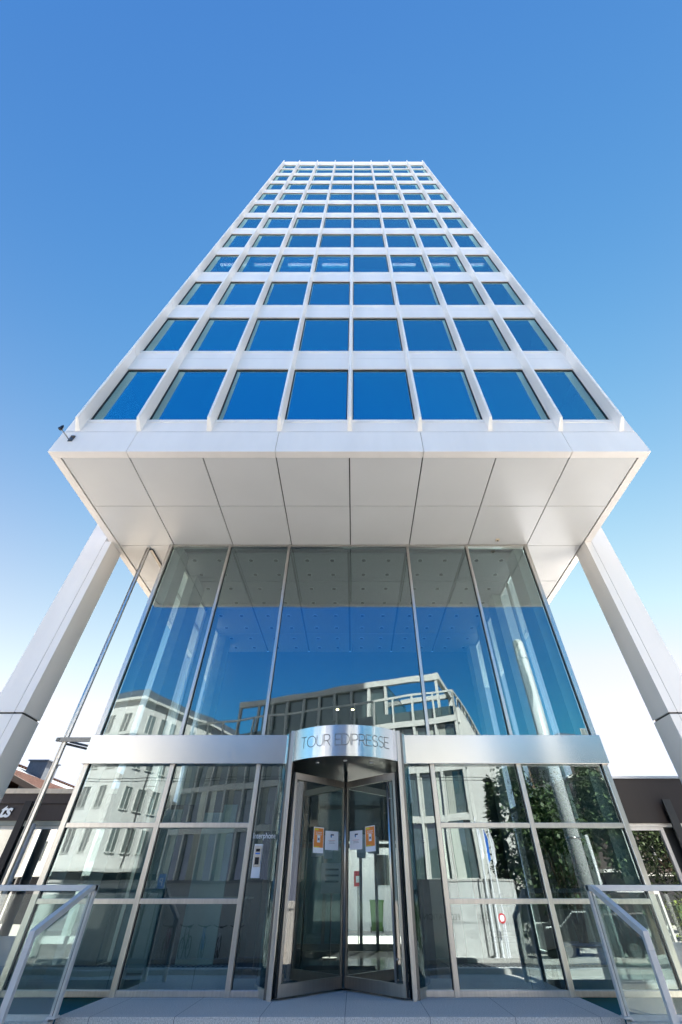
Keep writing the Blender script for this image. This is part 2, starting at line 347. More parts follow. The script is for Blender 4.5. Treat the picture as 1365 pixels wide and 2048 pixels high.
# fascia beam around the underside, with panel joints
WY = -3.447                                                 # wall plane
fb = MB(); jx = [-HX, -3*B, -1*B, 1*B, 3*B, HX]
for i in range(len(jx)-1): fb.box(jx[i]+0.006*(i>0), jx[i+1]-0.006*(i<4), YF, YF+0.19, HS, 9.250)
fb.box(-HX, HX, TD-0.19, TD, HS, 9.250).box(-HX, -HX+0.19, YF+0.19, TD-0.19, HS, 9.250).box(HX-0.19, HX, YF+0.19, TD-0.19, HS, 9.250)
fb.build('fascia', 'panel', tower, bevel=0.004)
MB().box(-HX+0.02, HX-0.02, YF+0.04, TD-0.02, 9.02, 9.268).build('ledge_joint', 'joint', tower)
# soffit: panels with open joints, dark backing above
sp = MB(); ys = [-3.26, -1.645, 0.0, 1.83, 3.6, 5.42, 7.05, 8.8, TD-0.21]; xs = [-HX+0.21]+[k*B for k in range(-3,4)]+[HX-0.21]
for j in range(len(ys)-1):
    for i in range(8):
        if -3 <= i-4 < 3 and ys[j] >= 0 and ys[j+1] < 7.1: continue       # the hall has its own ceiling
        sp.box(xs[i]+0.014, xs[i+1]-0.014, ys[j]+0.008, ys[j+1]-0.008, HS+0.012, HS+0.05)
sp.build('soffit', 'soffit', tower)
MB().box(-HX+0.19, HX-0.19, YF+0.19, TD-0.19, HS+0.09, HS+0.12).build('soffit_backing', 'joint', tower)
# walls
ZB = 9.27; ZTOP = 52.6
HW = HX-0.02
spz0 = 9.757; gh = 2.60                                     # first window sill height above ground and glass height
gy = WY+0.05
zs = [spz0+k*FH for k in range(12)]
ob = MB()
ob.box(-6.60, 6.60, WY, WY+0.25, ZB, zs[0]).box(-6.60, 6.60, WY-0.012, WY, zs[0]-0.10, zs[0])
ob.build('spandrel', 'panel', tower)
for k in range(11):
    z0 = zs[k]+gh; z1 = zs[k+1] if k < 10 else zs[10]+FH-0.35
    if k == 10: z0 = zs[10]+gh-0.25; z1 = z0+0.38
    m = MB()
    if k < 10:
        m.box(-6.60, 6.60, WY, WY+0.25, z0, z0+0.62).box(-6.60, 6.60, WY, WY+0.25, z0+0.628, z1)
        m.box(-6.60, 6.60, WY+0.02, WY+0.2, z0+0.6, z0+0.64)
    else: m.box(-6.60, 6.60, WY, WY+0.25, z0, z1)
    # projecting sill line
    if k < 10: m.box(-6.60, 6.60, WY-0.012, WY, z1-0.10, z1-0.0)
    m.build('spandrel', 'panel', tower)
ZC = zs[10]+gh+0.13; CH = 1.90
MB().box(-6.60, 6.60, WY, WY+0.3, ZC+CH, ZC+3.40).box(-HW, HW, WY-0.05, WY+0.3, ZC+3.40, ZC+3.55).build('parapet', 'panel', tower)
ZR = ZC+3.55
MB().box(-HW, -HW+0.25, WY+0.25, TD-0.05, ZB, ZR).box(HW-0.25, HW, WY+0.25, TD-0.05, ZB, ZR).box(-HW+0.25, HW-0.25, TD-0.3, TD-0.05, ZB, ZR).build('wall', 'panel', tower)
MB().box(-HW+0.25, HW-0.25, WY+0.3, TD-0.3, ZR-0.9, ZR-0.7).build('roof', 'slate', tower)
# corner strips at the window level (wall beyond the last fin)
cs = MB()
for s in (-1, 1): cs.box(s*6.603, s*HW, WY-0.002, WY+0.24, ZB, ZR-0.12)
cs.build('corner_panel', 'panel', tower)
# windows: frame + pane, one part per bay and storey
def window_part(w, h):
    f = MB(); y0 = WY+0.035; t = 0.03
    f.box(-w/2, -w/2+t, y0, y0+0.06, 0, h).box(w/2-t, w/2, y0, y0+0.06, 0, h).box(-w/2+t, w/2-t, y0, y0+0.06, 0, t).box(-w/2+t, w/2-t, y0, y0+0.06, h-t, h)
    fo = f.build('window', 'gasket', tower)
    MB().box(-w/2+t, w/2-t, y0+0.02, y0+0.045, t, h-t).build('pane', 'tower_glass', fo)
    return fo
wf = window_part(B-0.125, gh-0.005)
we = window_part(1.475-0.125, gh-0.005)
first = True
for k in range(11):
    for i in range(8):
        src = we if i in (0, 7) else wf
        o = src if (k == 0 and i in (0, 1)) else copy_tree(src, tower)
        o.location = ((i-3.5)*B if 0 < i < 7 else (i-3.5)/3.5*5.8375, 0, zs[k]+0.0025)
wc = window_part(B-0.125, CH-0.005); wd = window_part(1.475-0.125, CH-0.005)
for i in range(8):
    o = (wd if i == 0 else wc if i == 1 else copy_tree(wd if i == 7 else wc, tower))
    o.location = ((i-3.5)*B if 0 < i < 7 else (i-3.5)/3.5*5.8375, 0, ZC+0.0025)
# fins: tapered section, one per axis, stepped at every storey
def fin_mb():
    m = MB(); wb, wt, dp = 0.058, 0.030, 0.25
    yb, yt = WY-0.0, WY-dp
    segs = [(ZB+0.03, zs[1]-0.42)]+[(zs[k]-0.40, zs[k+1]-0.42) for k in range(1,10)]+[(zs[10]-0.40, ZR-0.95)]
    for a, b in segs:
        c = 0.22                                            # the foot is cut on a slope
        vs = [(-wb,yb,a),(wb,yb,a),(wt,yt,a+c),(-wt,yt,a+c),(-wb,yb,b),(wb,yb,b),(wt,yt,b+c-0.02),(-wt,yt,b+c-0.02)]
        m.add(vs, [(0,3,2,1),(4,5,6,7),(0,1,5,4),(1,2,6,5),(2,3,7,6),(3,0,4,7)])
    m.box(-wb-0.008, wb+0.008, WY-0.006, WY+0.10, ZB+0.02, ZR-0.02)
    return m
f0 = fin_mb().build('fin', 'panel', tower); f0.location = (-6.575, 0, 0)
for k in range(-3, 5):
    o = f0.copy(); C.objects.link(o); o.parent = tower; o.location = (k*B if k < 4 else 6.575, 0, 0)
# dark rooms behind the glass: floors and a core wall, and the lit tubes of one storey
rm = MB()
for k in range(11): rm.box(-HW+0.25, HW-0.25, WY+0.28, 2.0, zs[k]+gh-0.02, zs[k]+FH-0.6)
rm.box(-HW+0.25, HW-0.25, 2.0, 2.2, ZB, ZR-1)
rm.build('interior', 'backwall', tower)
lt = MB().box(-0.62, 0.62, -0.05, 0.05, -0.05, 0)
l0 = None
for i in (0, 1, 2, 3, 5, 6, 7):
    if l0 is None: l0 = lt.build('light_tube', 'tube', tower); o = l0
    else: o = l0.copy(); C.objects.link(o); o.parent = tower
    o.location = ((i-3.5)*B+(3.5-i)*0.06, -3.04, zs[3]+gh-0.06)
# columns: two at the front, two at the back
for sx in (-1, 1):
    for yc in (-0.2, 7.6):
        m = MB(); xi, xo = 6.765, 7.46
        for z0, z1 in ((GZ, 3.875), (3.915, HS+1.6)):
            m.box(sx*xi, sx*6.95, yc, yc+0.62, z0, min(z1, HS-0.004))
            m.box(sx*6.962, sx*xo, yc, yc+0.62, z0, z1)
        q = MB().box(sx*(xi+0.03), sx*(xo-0.03), yc+0.03, yc+0.59, 3.85, 3.95).box(sx*6.94, sx*6.975, yc+0.012, yc+0.60, GZ, HS-0.01)
        q.build('column_joint', 'joint', tower)
        # clip the part under the soffit
        co = m.build('column', 'panel', tower)
for ch in tower.children:
    if not ch.name.startswith('column'): ch.location.x += 0.062
tag(thing('sensor', 'small cream square sensor under the soffit, above the right side of the glass hall', 'sensor', (4.25, -0.27, HS+0.012)))
so_ = C.objects[-1] if False else [o for o in C.objects if o.name.startswith('sensor')][0]
MB().box(-0.05, 0.05, -0.05, 0.05, -0.035, 0.0).build('housing', 'coping', so_, bevel=0.008)
MB().cyl(0, 0, -0.055, -0.035, 0.02).build('lens', 'screen', so_)
# arm lamp at the left corner of the fascia
al = thing('arm_lamp', 'small black lamp on a bent metal arm at the left corner of the tower fascia', 'lamp', (-6.50, YF, 8.98))
MB().box(-0.05, 0.05, -0.02, 0, -0.10, 0.08).box(-0.02, 0.07, -0.05, -0.02, 0.04, 0.07).build('bracket', 'darksteel', al)
MB().tube([(0,-0.02,-0.05),(-0.02,-0.06,-0.07),(-0.09,-0.17,0.0),(-0.17,-0.22,0.07)], 0.013).build('arm', 'darksteel', al)
MB().cyl(-0.18, -0.23, 0.06, 0.16, 0.042, 16, 0.034).cyl(-0.18,-0.23,0.16,0.20,0.02).box(-0.21,-0.15,-0.27,-0.23,0.05,0.1).build('lamp_head', 'black', al)
# ---------------------------------------------------------------- glass entrance hall
hall = thing('entrance_hall', 'tall glass entrance hall with a wide satin steel band, standing under the white tower', 'entrance hall')
HB = 5.1; ZT0, ZT1 = 2.984, 3.494; HD = 7.05
def mull(x, z0, z1, w=0.075, parent=hall, name='mullion', y0=-0.07, y1=0.08):
    return MB().cbox(x-w/2, x+w/2, y0, y1, z0, z1).build(name, 'steel', parent)
for s in (-1, 1): MB().cbox(s*HB-0.05, s*HB+0.05, -0.07, 0.06, 0, HS).build('mullion', 'steel', hall)
for k in (-2, -1, 1, 2):
    mull(k*B, ZT1, HS, 0.065)
    mull(k*B, 0, ZT0, 0.085)
# head profile under the soffit
MB().box(-HB+0.05, HB-0.05, -0.06, 0.06, HS-0.07, HS-0.005).build('head_rail', 'steel', hall)
# band (interrupted by the drum of the door)
for s in (-1, 1): MB().box(s*(HB+0.07), s*1.07, -0.13, 0.05, ZT0, ZT1).build('steel_band', 'band', hall, bevel=0.006)
for a, b in ((-3*B+.05,-2*B-.0425),(-2*B+.0425,-B-.0425),(B+.0425,2*B-.0425),(2*B+.0425,3*B-.05)):
    for z0, z1 in ((1.994,2.067),(0.997,1.063)):
        MB().box(a, b, -0.05, 0.05, z0, z1).build('transom', 'steel', hall, bevel=0.003)
    for z0, z1 in ((0.07,0.997),(1.063,1.994),(2.067,ZT0)):
        MB().box(a, b, -0.004, 0.006, z0, z1).build('pane', 'hall_glass', hall)
    MB().box(a, b, -0.055, 0.05, 0.0, 0.07).build('sill', 'steel', hall, bevel=0.004)
for s in (-1, 1):
    MB().box(s*1.12, s*(B-.0425), -0.055, 0.05, 0.0, 0.07).build('sill', 'steel', hall, bevel=0.004)
    MB().box(s*1.12, s*(B-.0425), -0.004, 0.006, 0.07, ZT0).build('pane', 'hall_glass', hall)
xs2 = [-HB+.05, -2*B, -B, B, 2*B, HB-.05]
for i in range(5): MB().box(xs2[i]+.0325*(i>0), xs2[i+1]-.0325*(i<4), -0.004, 0.006, ZT1, HS-0.07).build('pane', 'hall_glass', hall)
# gaskets: thin black lines beside the mullions
for k in (-3,-2,-1,1,2,3):
    w = 0.05 if abs(k) == 3 else 0.0425
    for s in (-1, 1):
        if abs(k) == 3 and s*k > 0: continue
        x = k*B+s*w; MB().box(x, x+s*0.012, -0.012, 0.012, 0.07, ZT0).build('gasket', 'gasket', hall)
        w2 = 0.05 if abs(k) == 3 else 0.0325
        x = k*B+s*w2; MB().box(x, x+s*0.012, -0.012, 0.012, ZT1, HS-0.07).build('gasket', 'gasket', hall)
# hall side walls: glass with plaster piers
PR = {1: [(0.10,0.80),(2.62,3.30),(4.4,5.0),(6.4,7.0)], -1: [(0.10,0.64),(1.50,2.35),(3.6,4.3),(5.6,6.3)]}
for s in (-1, 1):
    x = s*HB; last = 0.06
    for a, b in PR[s]:
        MB().box(x-s*0.04, x-s*0.30, a, b, -0.004, HS-0.002).build('pier', 'pier', hall)
    MB().box(x-0.006, x+0.006, 0.06, HD, 0.07, HS-0.07).build('pane', 'side_glass', hall)
    for y in (1.83, 3.6, 5.42): MB().box(x-s*0.01, x-s*0.09, y-0.035, y+0.035, 0.07, HS-0.07).build('mullion', 'steel', hall)
    MB().box(x-0.03, x+0.03, 0.06, HD, 0, 0.07).box(x-0.03, x+0.03, 0.06, HD, HS-0.07, HS-0.003).box(x-0.03, x+0.03, 0.06, HD, ZT0, ZT0+0.12).build('side_rail', 'steel', hall)
# ceiling panels with dark joints, recessed downlights as sub-parts
cm = MB(); cy = [0.06, 1.83, 3.60, 5.42, HD]
for j in range(4):
    for i in range(6):
        x0, x1 = (i-3)*B+0.035, (i-2)*B-0.035
        cm.box(x0, x1, cy[j]+0.012+(0.28 if j == 0 else 0), cy[j+1]-0.012, HS-0.004, HS+0.03)
ceil = cm.build('ceiling', 'ceiling', hall)
MB().box(-HB+0.01, HB-0.01, 0.02, HD, HS+0.05, HS+0.07).build('ceiling_backing', 'joint', hall)
dm = MB().cyl(0, 0, -0.012, 0.01, 0.066, 20).cyl(0, 0, -0.016, -0.012, 0.05, 16)
d0 = None
for j in range(4):
    ya, yb = cy[j]+(0.28 if j == 0 else 0), cy[j+1]; L = yb-ya
    for i in range(6):
        for fx in (0.27, 0.71):
            for fy in (0.24, 0.74):
                if d0 is None:
                    dm.cyl(0, 0, -0.006, 0.01, 0.084, 20); d0 = dm.build('downlight', 'spot', ceil); o = d0; d0.data.materials.append(M['ring'])
                    for p_ in list(d0.data.polygons)[-22:]: p_.material_index = 1
                else: o = d0.copy(); C.objects.link(o); o.parent = ceil
                o.location = ((i-3)*B+B*fx, ya+L*fy, HS-0.004)
# back wall: stone above, glazed opening to the courtyard, dark beam
MB().box(-HB, HB, HD, HD+0.2, 3.05, HS).box(-HB, -1.6, HD, HD+0.2, -0.004, 3.05).box(1.6, HB, HD, HD+0.2, -0.004, 3.05).build('back_wall', 'backwall', hall)
MB().box(-3.4, 3.4, HD-0.35, HD-0.002, 2.35, 3.35).build('beam', 'black', hall)
bk = MB()
for x in (-1.6, -0.75, 0.32, 0.78, 1.55): bk.box(x, x+0.09, HD+0.02, HD+0.10, 0, 3.05)
bk.box(-1.6, 1.6, HD+0.02, HD+0.10, 0, 0.14).box(-1.6, 1.6, HD+0.02, HD+0.10, 2.2, 2.3)
bk.build('back_door_frame', 'darksteel', hall)
MB().box(-1.6, -0.15, HD+0.12, HD+0.2, 0, 3.05).build('side_panel', 'tealwall', hall)
MB().box(-1.6, 1.6, HD+0.05, HD+0.06, 0.14, 3.05).build('pane', 'side_glass', hall)
# interior partitions of pale glazed panels
for x0, x1, y in ((-4.6,-3.9,2.6),(-3.5,-2.9,3.1),(-2.75,-2.45,1.9),(2.75,3.1,4.4)):
    MB().box(x0, x1, y, y+0.06, 0, 2.6).build('partition', 'tealwall', hall)
MB().box(-5.05, -2.2, 4.9, 5.0, 0, 3.0).box(-1.75, -1.55, 2.6, 4.8, 0, 2.9).build('inner_wall', 'backwall', hall)
MB().box(2.2, 2.4, 2.6, 5.6, 0, 2.9).build('inner_wall', 'backwall', hall)
# warm ceiling spots seen low in the hall
for n_, (x, y, z, lab) in enumerate(((-0.42, 6.0, 5.9, 'lit warm ceiling spot high in the hall, left one of the upper pair'),
                   (0.12, 6.0, 5.9, 'lit warm ceiling spot high in the hall, right one of the upper pair'),
                   (0.10, 6.0, 4.75, 'lit warm ceiling spot just above the lettered door drum'))):
    t_ = thing('pendant_spot', lab, 'spotlight', (x, y, z), group='warm pendant spots in the hall')
    MB().cyl(0, 0, 0.02, 0.09, 0.055, 16, 0.03).build('housing', 'black', t_)
    MB().cyl(0, 0, 0.0, 0.02, 0.05).build('bulb', 'spotlit', t_)
    MB().cyl(0, 0, 0.09, HS-z, 0.006, 6).build('cord', 'black', t_)
# ---------------------------------------------------------------- revolving door
rc = (0.0, 0.61); RR = 1.39
door = thing('revolving_door', 'steel and glass revolving door with four wings under a curved lettered drum', 'revolving door', (0, 0.61, 0))
RT = (0, 0.61, 0)
A0 = math.degrees(math.atan2(-0.91, -1.05)); A1 = math.degrees(math.atan2(-0.91, 1.05))   # opening between the posts
ZD0, ZD1 = 2.975, 3.50
MB().arc(0, .61, RR-0.01, RR+0.015, -139.5, -40.5, ZD0, ZD1, 90).build('drum', 'drum', door, RT, smooth=False)
for s in (-1, 1):
    a = -90+s*49.3
    MB().arc(0, .61, RR-0.01, RR+0.012, -90+s*50.0, -90+s*62, ZD0-0.0, ZD1-0.0, 6).build('drum', 'drum', door, RT)
    MB().cbox(s*1.045-0.035, s*1.045+0.035, -0.36, -0.28, 0, ZD1+0.01).build('door_post', 'steel', door, RT)
    MB().cbox(s*1.10-0.03, s*1.10+0.03, -0.28, -0.06, 0, ZT1).build('door_post', 'darksteel', door, RT)
    MB().cbox(s*1.02-0.02, s*1.02+0.02, -0.20, 0.02, 0, ZD0).build('door_post', 'gasket', door, RT)
    MB().arc(0, .61, RR-0.01, RR, -90+s*50, -90+s*130, 0.10, ZD0, 20).build('curved_glass', 'curved_glass', door, RT)
    MB().arc(0, .61, RR-0.025, RR+0.02, -90+s*50, -90+s*130, 0.0, 0.10, 20).build('curved_sill', 'steel', door, RT)
    MB().cbox(s*0.99-0.03, s*0.99+0.03, 1.48, 1.56, 0, ZD0).build('door_post', 'darksteel', door, RT)
# smooth shading for the drum
for o in []:
    if o.name.startswith('drum'):
        for p in o.data.polygons: p.use_smooth = (abs(p.normal.z) < 0.5)
MB().cyl(0, .61, ZD0+0.02, ZD0+0.06, RR-0.012, 64).build('canopy', 'darksteel', door, RT)
MB().cyl(0, .61, ZD1-0.05, ZD1-0.02, RR-0.012, 64).build('canopy_top', 'darksteel', door, RT)
for a in (-125, -90, -58):
    MB().cyl(0.95*cos(R(a)), .61+0.95*sin(R(a)), ZD0+0.005, ZD0+0.02, 0.035).build('canopy_light', 'plastic', door, RT)
MB().cyl(0, .61, 0.02, ZD0+0.02, 0.035, 24).build('centre_shaft', 'steel', door, RT, smooth=True)
MB().prism([((RR-0.05)*cos(pi*k/24), .61+(RR-0.05)*sin(pi*k/24)) for k in range(25)], 0.0, 0.012).build('door_mat', 'mat', door, RT)
# wings
def wing():
    r0, r1 = 0.05, 1.33; zt = 2.80; z0 = 0.025
    w = MB()
    w.box(r0, r1, -0.025, 0.025, z0, z0+0.13).box(r0, r1, -0.025, 0.025, zt-0.11, zt)
    w.box(r1-0.052, r1, -0.025, 0.025, z0+0.13, zt-0.11).box(r0, r0+0.03, -0.02, 0.02, z0+0.13, zt-0.11)
    wo = w.build('door_wing', 'wing', door, bevel=0.003)
    MB().box(r0+0.03, r1-0.052, -0.005, 0.005, z0+0.13, zt-0.11).build('pane', 'door_glass', wo)
    MB().box(r1, r1+0.025, -0.008, 0.008, z0, zt).build('seal', 'gasket', wo)
    h = MB().tube([(r1-0.14,-0.08,0.16),(r1-0.14,-0.08,2.66)], 0.018, 10)
    for z in (0.4, 2.4): h.bar((r1-0.14,-0.08,z),(r1-0.10,-0.02,z),0.015)
    h.build('pull_bar', 'steel', wo, smooth=True)
    return wo
w0 = wing(); WA = 45
for k in range(4):
    o = w0 if k == 0 else copy_tree(w0, door)
    o.rotation_euler = (0, 0, R(WA+90*k)); o.location = (0,0,0)
# monoline lettering engraved on the drum
def strokes(ch):
    def el(cx, cy, rx, ry, a0, a1, n=14): return [(cx+rx*cos(R(a0+(a1-a0)*i/n)), cy+ry*sin(R(a0+(a1-a0)*i/n))) for i in range(n+1)]
    return {'T': (0.62, [[(0,1),(.62,1)],[(.31,1),(.31,0)]]), 'O': (1.0, [el(.5,.5,.5,.5,0,360,28)]),
            'U': (.68, [[(0,1),(0,.34)]+el(.34,.34,.34,.34,180,360)+[(.68,.34),(.68,1)]]),
            'R': (.62, [[(0,0),(0,1),(.32,1)]+el(.32,.72,.28,.28,90,-90)+[(0,.44)],[(.34,.44),(.62,0)]]),
            'E': (.55, [[(.55,1),(0,1),(0,0),(.55,0)],[(0,.52),(.5,.52)]]), 'D': (.78, [[(0,0),(0,1),(.28,1)]+el(.28,.5,.5,.5,90,-90)+[(0,0)]]),
            'I': (0.0, [[(0,0),(0,1)]]), 'P': (.60, [[(0,0),(0,1),(.32,1)]+el(.32,.72,.28,.28,90,-90)+[(0,.44)]]),
            'S': (.58, [el(.29,.75,.27,.25,35,270)+el(.29,.25,.29,.25,90,-145)]), ' ': (.28, [])}[ch]
def curved_text(txt, h, gap, R_, cx, cy, zc, w):
    x = 0; segs = []
    for ch in txt:
        wd, st = strokes(ch)
        for s_ in st: segs.append([(x+px*h, py*h) for px, py in s_])
        x += wd*h+gap
    tot = x-gap; m = MB()
    for s_ in segs:
        pts = []
        for a, b in zip(s_[:-1], s_[1:]):
            n = max(1, int(abs(b[0]-a[0])/0.02)); pts += [(a[0]+(b[0]-a[0])*i/n, a[1]+(b[1]-a[1])*i/n) for i in range(n)]
        pts.append(s_[-1])
        P = [Vector(p) for p in pts]
        for i in range(len(P)-1):
            d_ = (P[i+1]-P[i]); d_.normalize(); nrm = Vector((-d_.y, d_.x))*w/2; e = d_*w*0.35
            q = [P[i]-e-nrm, P[i+1]+e-nrm, P[i+1]+e+nrm, P[i]-e+nrm]; vs = []
            for rr in (R_, R_+0.0025):
                for v in q:
                    a = (v.x-tot/2)/R_; vs.append((cx+rr*sin(a), cy-rr*cos(a), zc-h/2+v.y))
            m.add(vs, [(0,1,2,3),(7,6,5,4),(0,4,5,1),(1,5,6,2),(2,6,7,3),(3,7,4,0)])
    return m
curved_text('TOUR EDIPRESSE', 0.185, 0.024, RR+0.0145, 0, 0.61, 3.245, 0.0125).build('lettering', 'engrave', door, RT)

# ---------------------------------------------------------------- notices stuck on the wings
def notice(kind, r, z, ang, side, label, grp):
    """r = distance of the sheet centre from the shaft on the wing at angle ang; side = which face"""
    w, h = (0.245, 0.365) if kind == 'o' else (0.33, 0.275)
    t = thing('notice', label, 'notice', (r*cos(R(ang)), .61+r*sin(R(ang)), z), 0, grp)
    # the sheet faces the street: local -Y turned to the wing's front face
    t.rotation_euler = (0, R(random.uniform(-1.5,1.5)), R(ang if side > 0 else ang+180))
    y = -0.0075
    MB().box(-w/2, w/2, y-0.001, y, -h/2, h/2).build('sheet', 'paper', t)
    if kind == 'o':
        MB().box(-w/2+0.012, w/2-0.012, y-0.002, y-0.001, -h/2+0.075, h/2-0.012).build('orange_field', 'orange', t)
        MB().box(-0.036, 0.036, y-0.003, y-0.002, -0.035, 0.065).build('symbol_panel', 'paper', t)
        MB().box(-w/2+0.02, -0.01, y-0.003, y-0.002, h/2-0.045, h/2-0.02).box(-w/2+0.012, 0.02, y-0.003, y-0.002, -h/2+0.078, -h/2+0.09).build('yellow_patch', 'lime', t)
        MB().box(-0.016, 0.016, y-0.004, y-0.003, -0.002, 0.025).box(-0.024, -0.020, y-0.004, y-0.003, -0.02, 0.04).box(0.020, 0.024, y-0.004, y-0.003, -0.02, 0.04).build('symbol', 'ink', t)
        text_obj('heading', 'Le masque', 0.034, 'paper', t, (0.0, y-0.0035, h/2-0.082), depth=0.0005)
        text_obj('heading', 'obligatoire', 0.034, 'paper', t, (0.0, y-0.0035, h/2-0.112), depth=0.0005)
    else:
        MB().box(-0.03, 0.05, y-0.002, y-0.001, h/2-0.065, h/2-0.045).build('logo_bar', 'ink', t)
        MB().extrude([(-0.035,h/2-0.06),(0.0,h/2-0.065),(0.0,h/2-0.09),(-0.015,h/2-0.10),(-0.03,h/2-0.09)], 'y', y-0.002, y-0.001).build('logo', 'blueink', t)
        tx = MB(); rr = MB()
        for i, (zz, ww) in enumerate(((0.0,0.085),(-0.02,0.065),(-0.04,0.075))):
            (rr if i == 0 else tx).box(-ww, ww, y-0.002, y-0.001, zz-0.002, zz+0.002)
        rr.build('text_line', 'redink', t); tx.build('text_line', 'ink', t)
    return t
# left front wing points to (-1,-1): angle 225 ; right front wing: 315
gN = 'printed notices taped to the revolving door'
notice('o', 0.675, 1.835, 225, -1, 'orange and white mask notice on the left front wing of the revolving door', gN)
notice('w', 0.35, 1.845, 225, -1, 'white letter sheet with blue logo on the left front wing, beside the centre shaft', gN)
notice('w', 0.30, 1.855, 315, 1, 'white letter sheet with blue logo on the right front wing, beside the centre shaft', gN)
notice('o', 0.665, 1.855, 315, 1, 'orange and white mask notice on the right front wing of the revolving door', gN)
notice('w', 0.80, 1.80, 135, 1, 'white letter sheet on the rear left wing, half hidden behind the orange notice', gN)
notice('o', 0.47, 1.80, 135, 1, 'orange notice on the rear left wing, half hidden behind the front sheets', gN)
notice('o', 0.45, 1.81, 45, -1, 'orange notice on the rear right wing, half hidden behind the front sheets', gN)
notice('w', 0.80, 1.84, 45, -1, 'white letter sheet on the rear right wing, half hidden behind the orange notice', gN)
# ---------------------------------------------------------------- intercom and its lettering
ic = thing('intercom', 'slim pale grey intercom panel on the glass left of the revolving door', 'intercom', (-1.51, -0.005, 1.55))
MB().box(-0.075, 0.075, -0.03, 0, -0.235, 0.215).build('back_plate', 'plastic', ic, bevel=0.004)
MB().box(-0.062, 0.062, -0.045, -0.03, -0.09, 0.195).build('faceplate', 'steel', ic, bevel=0.004)
MB().box(-0.035, 0.035, -0.049, -0.045, 0.11, 0.15).box(-0.035, 0.035, -0.049, -0.045, -0.06, 0.035).build('screen', 'screen', ic)
MB().box(-0.04, 0.04, -0.048, -0.045, 0.075, 0.095).build('name_label', 'signblue', ic)
text_obj('glass_lettering', 'Interphone', 0.115, 'lettering', None, (-1.435, -0.010, 1.845), depth=0.001, offset=0.0, sx=0.80)
tag([o for o in C.objects if o.name == 'glass_lettering'][0], 'white word Interphone on the glass above the intercom panel', 'lettering')

# ---------------------------------------------------------------- balustrades at the steps
def balustrade(s, label):
    x = s*BX; t = thing('stair_railing', label, 'railing', (x, -1.48, 0)); RTT = (x, -1.48, 0)
    # corner post in two flats with a dark slot
    MB().box(x-0.035, x-0.006, -1.515, -1.445, 0, 1.14).box(x+0.006, x+0.035, -1.515, -1.445, 0, 1.14).box(x-0.05, x+0.05, -1.54, -1.42, -0.0, 0.02).build('post', 'rail', t, RTT)
    MB().box(x-0.006, x+0.006, -1.505, -1.455, 0.02, 1.13).build('post_slot', 'gasket', t, RTT)
    # sloping handrail down to the front post
    pf = (x, -2.62, 0.79)
    MB().extrude([(-1.42,1.14),(-1.42,1.205),(-1.60,1.205),(-2.66,0.80),(-2.66,0.64),(-2.60,0.64),(-2.60,0.745),(-1.585,1.14)], 'x', x-0.035, x+0.035).build('handrail', 'rail', t, RTT, bevel=0.004)
    MB().box(x-0.034, x+0.034, -2.66, -2.60, -0.6, 0.64).build('post', 'rail', t, RTT)
    MB().extrude([(-1.52,0.08),(-1.52,1.10),(-2.59,0.70),(-2.59,-0.35)], 'x', x-0.006, x+0.006).build('glass_panel', 'rail_glass', t, RTT)
    # run along the front of the light well
    xe = s*8.6
    MB().box(x-s*0.035, xe, -1.52, -1.44, 1.142, 1.205).build('handrail', 'rail', t, RTT, bevel=0.004)
    MB().box(x+s*0.045, xe-s*0.05, -1.486, -1.474, 0.02, 1.11).build('glass_panel', 'rail_glass', t, RTT)
    MB().box(xe-s*0.06, xe, -1.52, -1.44, 0, 1.142).build('post', 'rail', t, RTT)
    MB().box(x+s*0.045, xe-s*0.06, -1.50, -1.46, -0.02, 0.03).build('shoe', 'rail', t, RTT)
balustrade(-1, 'grey metal and glass stair railing at the left of the steps')
balustrade(1, 'grey metal and glass stair railing at the right of the steps, taped at its bend')
# tape marks
# ---------------------------------------------------------------- steel guide pole at the left of the hall
pl = thing('guide_pole', 'slim steel pole rising to the soffit left of the glass hall, held by a bracket', 'pole', (-5.84, 0.12, 0))
PT = (-5.84, 0.12, 0)
MB().cyl(-5.86, 0.12, GZ, HS+0.01, 0.026, 16).build('round_tube', 'steel', pl, PT, smooth=True)
MB().box(-5.834, -5.785, 0.09, 0.15, GZ, HS+0.01).build('flat_profile', 'steel', pl, PT)
MB().box(-5.93, -5.16, 0.06, 0.10, 3.42, 3.50).cyl(-5.95, 0.08, 3.43, 3.49, 0.045).build('bracket', 'darksteel', pl, PT)
MB().tube([(-5.80,0.16,3.40),(-5.12,1.25,3.40)], 0.022).tube([(-5.74,0.16,3.44),(-5.08,1.15,3.44)], 0.022).build('stay_rod', 'darksteel', pl, PT, smooth=True)
MB().box(-5.80, -5.72, 0.17, 6.5, HS-0.03, HS+0.012).build('soffit_track', 'darksteel', pl, PT)
# big white tube behind the right side of the hall
du = thing('round_mast', 'big white round mast right of the steps, mirrored in the right hall bays', 'mast', (6.5, -5.75, 0))
MB().cyl(0, 0, GZ, 8.25, 0.20, 32).cyl(0, 0, 8.25, 8.35, 0.20, 32, 0.14).build('pipe', 'duct', du, smooth=True)
for z in (1.2, 2.3, 7.6): MB().cyl(0, 0, z, z+0.04, 0.21, 32).build('collar', 'band', du, smooth=True)
MB().cyl(0.40, 0, GZ, 2.4, 0.045, 12).build('small_pipe', 'duct', du, smooth=True)

